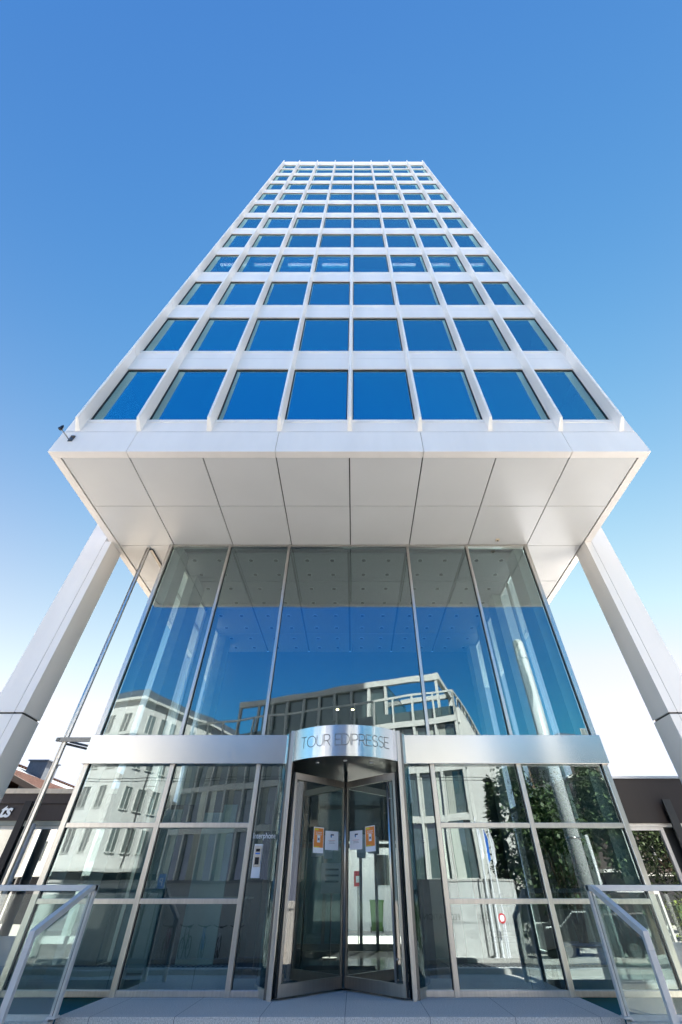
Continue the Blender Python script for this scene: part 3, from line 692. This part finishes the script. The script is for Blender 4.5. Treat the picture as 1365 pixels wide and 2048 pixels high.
# ---------------------------------------------------------------- inside the hall: benches, potted tree, things
for x0, x1, lab in ((-4.85,-3.6,'low grey heater box behind the far left glass bay'),(-3.25,-1.85,'low grey heater box behind the second glass bay from the left'),
                    (1.85,3.2,'low grey heater box behind the glass right of the revolving door'),(3.55,4.8,'low grey heater box behind the far right glass bay')):
    t = thing('heater_box', lab, 'heater', ((x0+x1)/2, 0.7, 0), group='low heater boxes along the hall glass'); RTT = ((x0+x1)/2, 0.7, 0)
    MB().box(x0, x1, 0.55, 0.85, 0.0, 0.25).build('casing', 'concrete', t, RTT, bevel=0.01)
    mm = MB()
    for i in range(16): mm.box(x0+0.05+i*(x1-x0-0.1)/16, x0+0.08+i*(x1-x0-0.1)/16, 0.58, 0.82, 0.25, 0.258)
    mm.build('grille', 'black', t, RTT)
def leaves(m, pts, size, rnd, n_per=1, flat=0.5):
    for (x, y, z) in pts:
        for _ in range(n_per):
            a = rnd.uniform(0, 2*pi); e = rnd.uniform(-1.1, 0.5); L = size*rnd.uniform(.6, 1.3); w = L*flat*.5
            d_ = Vector((cos(a)*cos(e), sin(a)*cos(e), sin(e))); u = Vector((-sin(a), cos(a), 0)); u = (u+Vector((0,0,rnd.uniform(-.6,.6)))).normalized()
            p = Vector((x, y, z)); m.add([p, p+d_*L*.5+u*w, p+d_*L, p+d_*L*.5-u*w], [(0,1,2,3)])
def crown_points(cx, cy, cz, rx, ry, rz, n, rnd, clumps=26, fill=0.35):
    cl = []
    for _ in range(clumps):
        while True:
            v = Vector((rnd.uniform(-1,1), rnd.uniform(-1,1), rnd.uniform(-1,1)))
            if 0.25 < v.length < 1: break
        cl.append((cx+v.x*rx, cy+v.y*ry, cz+v.z*rz))
    pts = []
    for _ in range(n):
        c = rnd.choice(cl); k = rnd.gauss(0, 1)*fill*.5
        pts.append((c[0]+rnd.gauss(0,.5)*rx*fill, c[1]+rnd.gauss(0,.5)*ry*fill, c[2]+rnd.gauss(0,.42)*rz*fill))
    return pts, cl
rn = random.Random(3)
pt = thing('potted_tree', 'leafy weeping fig in a blue pot inside the right of the glass hall', 'potted tree', (4.45, 1.7, 0)); RTT = (4.45, 1.7, 0)
MB().cyl(4.45, 1.7, 0, 0.42, 0.30, 28, 0.36).cyl(4.45, 1.7, 0.42, 0.46, 0.38, 28).build('pot', 'pot', pt, RTT, smooth=True)
tm = MB()
for k in range(6):
    a = k*1.05; tm.tube([(4.45+.06*cos(a),1.7+.06*sin(a),0.4),(4.45+.13*cos(a+.6),1.7+.13*sin(a+.6),1.0),(4.45+.28*cos(a+1),1.7+.28*sin(a+1),1.7),(4.45+.5*cos(a+1.2),1.7+.4*sin(a+1.2),2.6)], .02, 6, [.03,.025,.018,.006])
tm.build('trunk', 'bark', pt, RTT)
pp, _ = crown_points(4.38, 1.7, 2.25, .72, .55, .95, 5200, rn, 60, .28); lm_ = MB(); leaves(lm_, pp, .085, rn, 1, .42); lm_.build('crown', 'leaf2', pt, RTT)
dk = thing('office_chair', 'dark swivel chair inside the right of the glass hall, beside the potted tree', 'chair', (3.2, 2.6, 0)); RTT = (3.2, 2.6, 0)
MB().box(2.95, 3.45, 2.35, 2.85, 0.42, 0.50).build('seat', 'black', dk, RTT, bevel=0.02)
MB().box(2.97, 3.43, 2.82, 2.88, 0.55, 1.15).build('backrest', 'black', dk, RTT, bevel=0.02)
MB().cyl(3.2, 2.6, 0.08, 0.42, 0.03).build('stem', 'darksteel', dk, RTT)
for k in range(5): MB().bar((3.2,2.6,0.08),(3.2+.3*cos(k*1.257),2.6+.3*sin(k*1.257),0.04),0.04).build('leg', 'black', dk, RTT)
tb = thing('reception_desk', 'dark reception desk inside the left of the glass hall', 'desk', (-3.2, 3.9, 0)); RTT = (-3.2, 3.9, 0)
MB().box(-4.1, -2.3, 3.6, 3.66, 0, 1.05).box(-4.1, -4.04, 3.66, 4.2, 0, 1.05).box(-2.36, -2.3, 3.66, 4.2, 0, 1.05).build('front_panel', 'wood', tb, RTT)
MB().box(-4.15, -2.25, 3.55, 4.25, 1.05, 1.09).build('worktop', 'pier', tb, RTT)
fm = tag(MB().box(-0.85, 0.62, 2.15, 3.75, -0.004, 0.004).build('floor_mat', 'mat'), 'dark rectangular floor mat inside the hall behind the revolving door', 'floor mat')
sg = thing('stand_sign', 'pale blue standing sign with dark text inside the hall behind the revolving door', 'sign', (-0.42, 5.2, 0))
MB().box(-0.28, 0.28, -0.02, 0.02, 1.15, 1.75).build('board', 'plastic', sg); MB().cyl(0, 0.0, 0.02, 1.15, 0.02).cyl(0, 0, 0, 0.02, 0.18).build('stand', 'darksteel', sg)
sm = MB()
for i in range(3): sm.box(-0.18, 0.18, -0.024, -0.02, 1.60-i*.12, 1.64-i*.12)
sm.build('text_line', 'ink', sg)
fr = thing('fire_panel', 'red wall panel with white inset, beyond the back door of the hall', 'panel', (0.18, 9.8, 0.0))
MB().box(-0.02, 0.25, -0.1, 0, 1.35, 1.75).build('box', 'signred', fr); MB().box(0.05, 0.18, -0.11, -0.1, 1.45, 1.62).build('inset', 'paper', fr); MB().box(0.1,0.14,-0.06,-0.02,-0.02,1.35).build('post','darksteel',fr)
le = thing('door_sensor', 'small door sensor with red and green diodes at the hall back wall', 'sensor', (1.72, HD-0.06, 0.22))
MB().box(-0.1, 0.1, 0, 0.058, -0.1, 0.12).build('housing', 'black', le); MB().box(0.02, 0.06, -0.01, 0, 0.04, 0.08).build('red_diode', 'led_red', le); MB().box(-0.07, -0.03, -0.01, 0, -0.08, -0.04).build('green_diode', 'led_green', le)
# annex wall, near-white to read bright out of the sun, and bin beyond the back door
an = thing('annex_wall', 'bright white annex with a small dark window, seen through the hall back door', 'annex', (0, 17.0, 0))
MB().box(-6, 8, 0, 0.3, -0.02, 3.4).build('wall', 'lettering', an)
MB().box(1.25, 1.85, -0.03, 0, 1.5, 2.6).build('window', 'gasket', an)
MB().box(-1.6, -0.6, -0.03, 0, 0, 2.1).build('door', 'brown2', an)
bn = thing('wheelie_bin', 'green wheelie bin against the white annex behind the hall', 'bin', (1.15, 15.6, -0.02))
MB().add([(-.22,-.25,.05),(.22,-.25,.05),(.22,.25,.05),(-.22,.25,.05),(-.29,-.32,.95),(.29,-.32,.95),(.29,.32,.95),(-.29,.32,.95)],[(0,3,2,1),(4,5,6,7),(0,1,5,4),(1,2,6,5),(2,3,7,6),(3,0,4,7)]).build('body', 'binm', bn)
MB().box(-.31, .31, -.35, .33, .95, 1.02).build('lid', 'binm', bn, bevel=0.02)
for s in (-1, 1): MB().extrude([(.22+.09*cos(k*pi/6), .09+.09*sin(k*pi/6)) for k in range(12)], 'x', s*.23, s*.28).build('wheel', 'rubber', bn)
# ---------------------------------------------------------------- low wings either side
def wing_building(name, label, x0, x1, yf, zt, zb, lint, coping_m, fascia_m, posts, frames, left):
    t = thing(name, label, 'shop building', ((x0+x1)/2, yf, 0)); RTT = ((x0+x1)/2, yf, 0)
    ct = 0.11 if left else 0.05
    MB().box(x0, x1, yf-0.04, yf+6, zt-ct, zt).build('coping', coping_m, t, RTT)
    MB().box(x0, x1, yf, yf+0.3, zb+ (zt-ct-zb)*0.62, zt-ct).box(x0, x1, yf+0.03, yf+0.3, zb, zb+(zt-ct-zb)*0.62-0.01).build('fascia', fascia_m, t, RTT) if left else \
        MB().box(x0, x1, yf, yf+0.3, zb, zt-ct).build('fascia', fascia_m, t, RTT)
    MB().box(x0, x1, yf+0.06, yf+0.3, zb-lint, zb).build('lintel', 'pier' if left else 'rail', t, RTT)
    MB().box(x0, x1, yf+0.32, yf+5.9, -0.02, zt-ct).build('wall', 'backwall', t, RTT)
    for (a, b, z0) in frames:
        zc = zb-lint
        f = MB().box(a, a+0.08, yf+0.10, yf+0.2, z0, zc).box(b-0.08, b, yf+0.10, yf+0.2, z0, zc).box(a+0.08, b-0.08, yf+0.10, yf+0.2, z0, z0+0.08).box(a+0.08, b-0.08, yf+0.10, yf+0.2, zc-0.06, zc)
        fo = f.build('shop_window', 'white' if left else 'rail', t, RTT)
        MB().box(a+0.08, b-0.08, yf+0.14, yf+0.16, z0+0.08, zc-0.06).build('pane', 'shop_glass', fo, (0,0,0), None)
        fo.children[0].data.transform(Matrix.Translation((-RTT[0], -RTT[1], -RTT[2])))
        if z0 > 0.05: MB().box(a, b, yf+0.08, yf+0.3, -0.02, z0).build('stall_riser', 'white' if left else 'rail', t, RTT)
    for px in posts:
        MB().box(px-0.09, px+0.09, yf-0.16, yf-0.12, -0.02, zb+0.42 if not left else zb+0.40).box(px-0.02, px+0.02, yf-0.12, yf-0.002, -0.02, zb+0.38).build('steel_post', 'brown' if left else 'black', t, RTT)
    return t, RTT
lw, lwr = wing_building('shop_wing', 'low dark brown shop wing with sandstone coping, left of the glass hall', -26, -5.6, 4.0, 3.24, 2.545, 0.11, 'coping', 'brown2',
    [-8.45, -13.5, -18.5], [(-8.3,-5.7,0.35),(-11.2,-8.6,0.35),(-13.9,-11.3,0.35),(-17,-14.2,0.35)], True)
tl = text_obj('lettering', 'ts', 0.40, 'lettering', lw, (-9.04-lwr[0], -0.006, 2.62), depth=0.006, offset=0.010)
for v in tl.data.vertices: v.co.x += v.co.y*0.2
MB().cyl(-8.08, 3.78, -0.02, 2.45, 0.11, 24).build('steel_column', 'plastic', lw, lwr, smooth=True)
rw, rwr = wing_building('shop_wing', 'low black metal clad shop wing, right of the glass hall', 5.6, 26, 2.2, 3.20, 2.30, 0.06, 'copingmetal', 'brown',
    [7.33, 11.8, 16.2], [(5.7,7.15,0.35),(7.45,9.4,0.35),(9.5,11.6,0.35),(12,16,0.35)], False)
# tiled roof house behind the left wing
th = thing('tiled_house', 'old house with a brown tiled roof and boxy chimney, behind the left shop wing', 'house', (-17.5, 18, 0)); R3 = (-17.5, 18, 0)
MB().box(-27, -13.6, 14.5, 43, -0.02, 4.2).build('wall', 'wood', th, R3)
MB().extrude([(-28.2,3.9),(-20.3,6.85),(-12.4,3.9),(-12.4,3.75),(-20.3,6.65),(-28.2,3.75)], 'y', 13.6, 44).build('roof', 'tile', th, R3)
rg = MB()
for i in range(98): rg.box(-20.42, -20.18, 13.62+i*0.31, 13.80+i*0.31, 6.82, 7.0)
rg.build('ridge_tile', 'tile', th, R3)
rib = MB()
for i in range(144): rib.extrude([(-12.4,3.92),(-18.3,6.12),(-18.3,6.17),(-12.4,3.97)], 'y', 13.65+i*0.21, 13.74+i*0.21)
rib.build('tile_course', 'tile2', th, R3)
MB().box(-19.5, -18.4, 19.2, 20.4, 5.5, 7.12).box(-19.58, -18.32, 19.1, 20.5, 7.12, 7.18).build('chimney', 'slate', th, R3)
MB().extrude([(-18.45,6.13),(-20.1,6.75),(-20.1,6.83),(-18.45,6.21)], 'y', 15, 44).build('slate_strip', 'slate', th, R3)
MB().bar((-12.6,13.5,3.95),(-20.3,13.5,6.8),0.10,0.22).bar((-28,13.5,3.95),(-20.3,13.5,6.8),0.10,0.22).build('bargeboard', 'wood', th, R3)

# ---------------------------------------------------------------- across the street (seen mirrored in the glass)
def win_grid(t, name, xs_, zs_, w, h, y, pm, fm_, depth=0.12, curtain=0.0, rnd=random):
    """copies of one window (frame > pane) on a local facade that faces +y"""
    f = MB().box(-w/2-.06, -w/2, -.04, .05, -.06, h+.06).box(w/2, w/2+.06, -.04, .05, -.06, h+.06).box(-w/2, w/2, -.04, .05, -.06, 0).box(-w/2, w/2, -.04, .05, h, h+.06).box(-.02, .02, -.03, .03, 0, h)
    fo = f.build(name, fm_, t); MB().box(-w/2, w/2, -.02, 0.0, 0, h).build('pane', pm, fo)
    first = True
    for z in zs_:
        for x in xs_:
            o = fo if first else copy_tree(fo, t); first = False; o.location = (x, y, z)
    return fo
# A: glass and stone office block with roof terrace
oa = thing('office_block', 'modern stone framed office block with roof terrace, mirrored in the middle of the hall glass', 'office building', (7.67, -22.8, GZ), 22.2)
LA, DA = 24.0, 24.0; zf = [1.6, 4.75, 7.55, 10.6, 12.35]   # slab levels above the local base
MB().box(-LA, -0.02, -DA, -0.35, 0, 12.3).build('core', 'office_glass', oa)
fr_ = MB()
for z in zf[:4]: fr_.box(-LA, 0.0, -0.35, 0.0, z-0.16+0.75, z+0.20+0.75)
n_ = int(LA/1.6)
for i in range(n_+1):
    x = -i*1.6; fr_.box(x-0.16, x-(0.0), -0.33, 0.02, 1.6+.75, 11.5+0.0)
fr_.build('stone_frame', 'beige', oa)
MB().box(-LA, 0, -0.4, 0.05, 0, 1.6+.75-.16).build('base_wall', 'concrete', oa)
for k, (z0, z1) in enumerate(((2.56,5.34),(5.71,8.14),(8.51,11.19))):
    xs_ = [-i*1.6-0.88 for i in range(n_)]
    f = MB().box(-.66, .66, -.30, -.24, z0, z1); fo = f.build('window', 'office_glass', oa)
    MB().box(-.70, -.64, -.30, -.18, z0, z1).box(.64, .70, -.30, -.18, z0, z1).box(-.64, .64, -.30, -.18, z0, z0+.06).build('frame', 'beige', fo)
    MB().box(-.6, -.1, -.235, -.225, z0+.06, z1).build('curtain', 'curtain', fo)
    for j, x in enumerate(xs_):
        o = fo if j == 0 else copy_tree(fo, oa); o.location = (x, 0, 0)
        if j % 3 == 1:
            for c in o.children:
                if c.name.startswith('curtain'): c.scale = (1.0, 1, 1); c.location = (0.6, 0, 0)
# terrace parapet with glass and beams
tp = MB().box(-LA, 0, -0.12, 0.0, 12.55+.75, 12.70+.75).box(-LA, 0, -0.4, 0.05, 11.19, 11.55)
for i in range(n_+1): tp.box(-i*1.6-0.14, -i*1.6, -0.12, 0.0, 11.55, 13.30)
for j in range(14): tp.box(-0.12, 0, -j*1.6-.14, -j*1.6, 11.55, 13.30)
tp.box(-0.12, 0, -DA, -0.12, 13.30, 13.45)
tp.build('terrace_parapet', 'beige', oa)
ph = MB().box(-LA+3, -1.4, -2.5, -2.15, 15.25, 15.75)
for x in (-LA+3, -19, -17.4, -15.8, -14.2, -12.6, -11, -9.4, -7.8, -6.3, -1.75): ph.box(x, x+0.22, -2.45, -2.2, 11.55, 15.25)
ph.box(-1.75, -1.4, -8, -2.5, 15.35, 15.75).box(-1.75, -1.45, -8, -7.7, 11.55, 15.35).box(-6.3, -1.4, -8.0, -7.6, 15.35, 15.75)
ph.build('pergola_frame', 'beige', oa)
MB().box(-LA+5.5, -6.2, -9, -2.5, 11.55, 15.3).build('penthouse', 'office_glass', oa)
MB().box(-LA+5.5, -6.2, -9, -2.55, 15.3, 15.45).build('penthouse_roof', 'black', oa)
# right flank: dense pale vertical slats
fk = MB()
for j in range(58): fk.box(-0.02, 0.18, -0.5-j*0.4-.16, -0.5-j*0.4, 2.3, 12.2)
fk.build('slat_wall', 'white', oa)
fs_ = MB()
for z in (2.3, 5.3, 8.3, 11.2): fs_.box(-0.015, 0.10, -DA, -0.4, z, z+.45)
fs_.build('slab_edge', 'white', oa)
rl = MB()
for j in range(20): rl.bar((0.06,-1-j*1.15,12.2),(0.06,-1-j*1.15,12.9),0.08)
rl.bar((0.06,-1,12.9),(0.06,-23,12.9),0.05); rl.build('roof_rail', 'darksteel', oa)
# B: white rendered corner building
def white_block(label, loc, rz, L, D, H, rows, grp, wm='white', flank=True):
    t = thing('apartment_block', label, 'apartment building', loc, rz, grp)
    MB().box(-L, 0, -D, 0, 0, H).build('wall', wm, t)
    MB().box(-L-.35, .35, -D-.3, .35, H, H+.22).box(-L-.1, .15, -D, .15, H-3.0, H-2.75).build('cornice', 'beige', t)
    MB().box(-L+1, -1, -D+1, -1, H+.22, H+1.4).build('roof', 'slate', t)
    MB().box(-L+.3, .04, -D+.3, .04, 0, 3.3).build('shopfront', 'gasket', t)
    MB().box(-L, .9, -D, .9, 3.3, 3.5).build('awning', 'beige', t)
    xs_ = [-1.4-i*1.9 for i in range(int((L-1.4)/1.9))]
    win_grid(t, 'window', xs_, rows, 0.85, 1.55, 0.0, 'paleglass', 'beige')
    if flank:
        f = MB().box(-.05, .06, -.5, -.42, -.06, 1.61).box(-.05, .06, .42, .5, -.06, 1.61).box(-.05, .08, -.42, .42, -.08, 0).box(-.05, .06, -.42, .42, 1.55, 1.61).box(-.05,.05,-.02,.02,0,1.55)
        fo = f.build('window', 'beige', t); MB().box(.0, .02, -.42, .42, 0, 1.55).build('pane', 'paleglass', fo)
        first = True
        for z in rows:
            for j in range(int((D-1.5)/1.5)):
                o = fo if first else copy_tree(fo, t); first = False; o.location = (0.0, -1.6-j*1.5, z)
        MB().tube([(0.08,-3.1,0),(0.08,-3.1,H-.3)], .05, 6).build('downpipe', 'darksteel', t)
    return t
rowsB = [4.5+2.85*k for k in range(4)]
white_block('white rendered corner building with small windows, mirrored at the left of the hall glass', (-20.0, -31.8, GZ), 23, 15, 18, 15.75, rowsB, 'white street buildings')
white_block('white street building further left, mirrored in the left shop window', (-37.5, -36.5, GZ), 12, 24, 10, 13.5, rowsB[:4], 'white street buildings', 'white', False)
white_block('dark street building beyond the tree row, mirrored at the right edge', (46.0, -42, GZ), -12, 26, 12, 13.0, rowsB[:4], 'white street buildings', 'brown2', False)
# low white roof behind the slatted flank
lwb = thing('annex_building', 'low white roofed annex with long bands, mirrored beyond the slatted flank', 'building', (24, -62, GZ), 10)
MB().box(-14, 6, -8, 0, 0, 15.5).build('wall', 'office_glass', lwb)
MB().box(-14.3, 6.3, -8.3, .3, 15.5, 17.2).box(-14.3, 6.3, -.2, .2, 13.0, 13.8).box(-10, 2, -7, -2, 17.2, 19.0).build('roof_band', 'white', lwb)
# concrete street wall with lettering
cw = thing('street_wall', 'pale concrete retaining wall with raised lettering across the street', 'wall', (0, -15.0, GZ))
MB().box(-2.5, 7.2, -0.4, 0, 0, 2.33).build('slab', 'concrete', cw)
MB().box(-2.5, 7.2, -0.42, 0.03, 2.33, 2.40).build('cap', 'kerb', cw)
text_obj('lettering', 'FÉDÉRATION INTERNATIONALE', 0.27, 'joint', cw, (2.7, 0.004, 1.17), rot=(pi/2,0,pi), depth=0.004, offset=-0.003, sx=1.0)
em = MB()
for dx, dz in ((0,0),(.1,.09),(.2,0),(.1,-.09),(.3,.09),(.3,-.09)): em.extrude([(5.45+dx+.07*cos(k*pi/8), 1.26+dz+.07*sin(k*pi/8)) for k in range(16)]+[(5.45+dx+.055*cos(-k*pi/8), 1.26+dz+.055*sin(-k*pi/8)) for k in range(17)], 'y', 0.0, 0.006)
em.build('emblem', 'joint', cw)
ww = thing('street_wall', 'long white rendered garden wall behind the bicycles across the street', 'wall', (-8, -15.6, GZ))
MB().box(-9, 5.4, -0.3, 0, 0, 2.3).build('slab', 'white', ww); MB().box(-9, 5.4, -0.35, 0.05, 2.3, 2.4).build('cap', 'kerb', ww)
# flag poles
gF = 'white flagpoles in front of the concrete wall'
for n_, (x, y, col, lab) in enumerate(((5.75,-12.3,'paper','white flagpole with furled white flag, left of the three in the hall glass'),(6.0,-12.4,'signblue','white flagpole with furled blue flag, middle of the three in the hall glass'),(6.25,-12.5,'plastic','white flagpole with furled grey flag, right of the three in the hall glass'))):
    t = thing('flagpole', lab, 'flagpole', (x, -14.3+n_*0.02, GZ), 0, gF)
    MB().cyl(0, 0, 0, 4.5-.12*n_, .04, 10, .028).cyl(0, 0, 0, .12, .10, 12).build('pole', 'plastic', t)
    fl = MB(); zz = 4.2-.12*n_
    for k in range(6):
        a = .05+.05*(k % 2); fl.add([(.03,0,zz),(.04+k*.02,a*.6,zz-.06*k),(.05+k*.02,-a*.6,zz-1.0),(.035,0,zz-1.15)],[(0,1,2,3)])
    fl.build('flag', col, t)
# road signs
ne = thing('road_sign', 'round no-entry style road sign with red rim and white centre on a thin pole', 'road sign', (6.05, -13.8, GZ))
MB().cyl(0, 0, 0, 1.35, .03, 10).build('pole', 'plastic', ne)
def disc(r, y0, y1, z, x=0, n=28): return MB().extrude([(x+r*cos(2*pi*k/n), z+r*sin(2*pi*k/n)) for k in range(n)], 'y', y0, y1)
disc(.145, 0.03, 0.045, 1.25).build('rim', 'signred', ne); disc(.095, 0.045, 0.05, 1.25).build('disc', 'paper', ne)
ps = thing('parking_sign', 'blue square parking sign with white letter P beside the bicycles', 'road sign', (-8.0, -14.1, GZ))
MB().cyl(0, 0, 0, 2.6, .03, 10).build('pole', 'darksteel', ps); MB().box(-.15, .15, .03, .045, 2.1, 2.55).build('plate', 'signblue', ps)
text_obj('lettering', 'P', 0.34, 'lettering', ps, (0.0, 0.05, 2.21), rot=(pi/2,0,pi), depth=0.002)
# bicycles
def bicycle(label, x, y, rz, fm_):
    t = thing('bicycle', label, 'bicycle', (x, y, GZ+0.0), rz, 'bicycles parked by the white wall')
    for wx in (-.52, .52):
        n = 22; tor = MB().tube([(wx+.33*cos(2*pi*k/n), 0, .35+.33*sin(2*pi*k/n)) for k in range(n+1)], .018, 6); wo = tor.build('wheel', 'rubber', t)
        sp_ = MB()
        for k in range(8): sp_.bar((wx,0,.35),(wx+.32*cos(k*pi/4),0,.35+.32*sin(k*pi/4)),.006)
        sp_.build('spoke', 'plastic', wo)
    MB().tube([(-.52,0,.35),(-.12,0,.30),(.40,0,.72),(-.20,0,.80),(-.12,0,.30)], .016, 6).tube([(-.52,0,.35),(-.20,0,.80),(-.23,0,.92)], .013, 6).tube([(.52,0,.35),(.40,0,.72),(.36,0,.95)], .016, 6).build('frame', fm_, t)
    MB().tube([(.30,-.27,1.02),(.38,-.1,.98),(.38,.1,.98),(.30,.27,1.02)], .014, 6).build('handlebar', 'black', t)
    MB().box(-.34, -.12, -.07, .07, .92, .97).build('saddle', 'black', t, bevel=0.02)
for i, (x, m_, lab) in enumerate(((-7.4,'pink','pink framed bicycle, first of the row by the white wall'),(-6.7,'black','black bicycle beside the pink one by the white wall'),(-6.0,'signblue','blue bicycle in the middle of the row by the white wall'),(-5.3,'plastic','silver bicycle, fourth in the row by the white wall'),(-4.6,'signred','red bicycle, last of the row by the white wall'))):
    bicycle(lab, x, -14.75, 90+random.uniform(-9, 9), m_)
# parked car in the mirrored street
def car(label, x, y, cm_, rz=0):
    t = thing('parked_car', label, 'car', (x, y, GZ), rz, 'cars parked across the street')
    prof = [(-2.1,.35),(-2.15,.75),(-1.95,.95),(-1.35,1.0),(-.75,1.42),(.75,1.46),(1.45,1.02),(2.0,.9),(2.15,.65),(2.1,.32)]
    MB().extrude(prof, 'y', -.82, .82).build('body', cm_, t, bevel=0.06)
    for s in (-1, 1): MB().extrude([(-1.2,1.0),(-.7,1.36),(.7,1.40),(1.25,1.02)], 'y', s*.822, s*.83).build('window', 'screen', t)
    for wx in (-1.3, 1.35):
        for s in (-1, 1):
            w = MB().extrude([(wx+.32*cos(k*pi/10), .32+.32*sin(k*pi/10)) for k in range(20)], 'y', s*.68, s*.86).build('wheel', 'rubber', t)
            MB().extrude([(wx+.2*cos(k*pi/8), .32+.2*sin(k*pi/8)) for k in range(16)], 'y', s*.86, s*.87).build('rim', 'band', w)
car('dark car parked across the street at the right, mirrored low in the hall glass', 9.8, -14.9, 'black')
# trees, hedge
def tree(label, x, y, h, rx, ry, seed, mm, n, cone=False, grp='trees across the street'):
    rn = random.Random(seed); t = thing('street_tree', label, 'tree', (x, y, GZ), 0, grp)
    tr_ = MB().tube([(0,0,0),(.05,.03,h*.3),(-.04,.05,h*.6),(0,0,h*.93)], .2, 8, [.22,.17,.11,.03]); pts = []
    if cone:
        for _ in range(n):
            u = rn.random()**.75; zz = h*(.1+.9*u) if rn.random() < .97 else h*.1; k = (1-(zz/h))**.8*rx*1.1+.08; a = rn.uniform(0, 2*pi)
            lay = .72+.28*sin(zz*9+a*2); r_ = k*math.sqrt(rn.random())*lay; pts.append((r_*cos(a), r_*sin(a)*ry/rx, zz))
    else:
        pts, cl = crown_points(0, 0, h*.62, rx*.8, ry*.8, h*.36, n, rn, 46, .3)
        for c in cl[::2]: tr_.tube([(0,0,h*.3),(c[0]*.5,c[1]*.5,c[2]*.8),c], .05, 5, [.07,.05,.02])
    tr_.build('trunk', 'bark', t); m = MB(); leaves(m, pts, .26, rn, 1, .6); m.build('crown', mm, t)
tree('broad dark evergreen tree behind the flagpoles, mirrored in the right bays', 9.6, -16.4, 7.4, 2.6, 2.0, 1, 'leaf', 9000)
tree('dark evergreen tree right of the broad one, mirrored at the hall corner', 13.6, -17.0, 8.2, 2.7, 2.2, 2, 'leaf', 9000)
tree('narrow conifer against the slatted flank, mirrored beside the flagpoles', 7.6, -17.6, 6.6, 1.0, 1.0, 3, 'leaf', 4000, True)
tree('spreading green tree at the far right of the street', 19.5, -18.5, 8.5, 3.4, 2.6, 4, 'leaf', 9000)
tree('large tree behind the others at the far right', 27.0, -22, 10.5, 4.0, 3.0, 5, 'leaf', 8000)
hd = thing('hedge', 'clipped yellow-green hedge at the right side of the street', 'hedge', (21.5, -12.9, GZ))
rn = random.Random(9); hm = MB(); hp = [(rn.uniform(-6.5,12), rn.uniform(-.5,.5), rn.uniform(.05,1.75)) for _ in range(9000)]
leaves(hm, hp, .14, rn, 1, .6); hm.build('foliage', 'hedge', hd); MB().box(-6.3, 11.8, -.32, .32, 0, 1.55).build('inner_growth', 'leaf', hd)
# bare young tree at left
bt = thing('bare_tree', 'slender bare young tree in front of the white wall across the street', 'tree', (-8.7, -14.5, GZ))
bm_ = MB(); rn = random.Random(4)
bm_.tube([(0,0,0),(.05,0,1.6),(0,.05,4.2)], .04, 6, [.06,.04,.012])
for k in range(26):
    z = 1.2+k*.11; a = rn.uniform(0, 2*pi); L = .9-k*.018
    bm_.tube([(0.03,0,z),(.5*L*cos(a),.5*L*sin(a),z+.35),(L*cos(a),L*sin(a),z+1.0)], .01, 4, [.014,.009,.004])
bm_.build('branches', 'bark', bt)
# overhead wires with insulated poles
gW = thing('overhead_wires', 'thin black trolley wires strung over the street, mirrored across the hall glass', 'wires', (0, -12, 0))
wm_ = MB()
for y, z in ((-1.6,5.2),(-1.0,5.2),(1.2,5.35),(1.8,5.35)): wm_.tube([(-60+i*10, y, z-.12*((i%2))) for i in range(13)], .012, 4)
wm_.build('wire', 'gasket', gW)
for x in (-22, 18): MB().cyl(x, -2.5, GZ, 7.0, .09, 12, .07).build('mast', 'darksteel', gW)
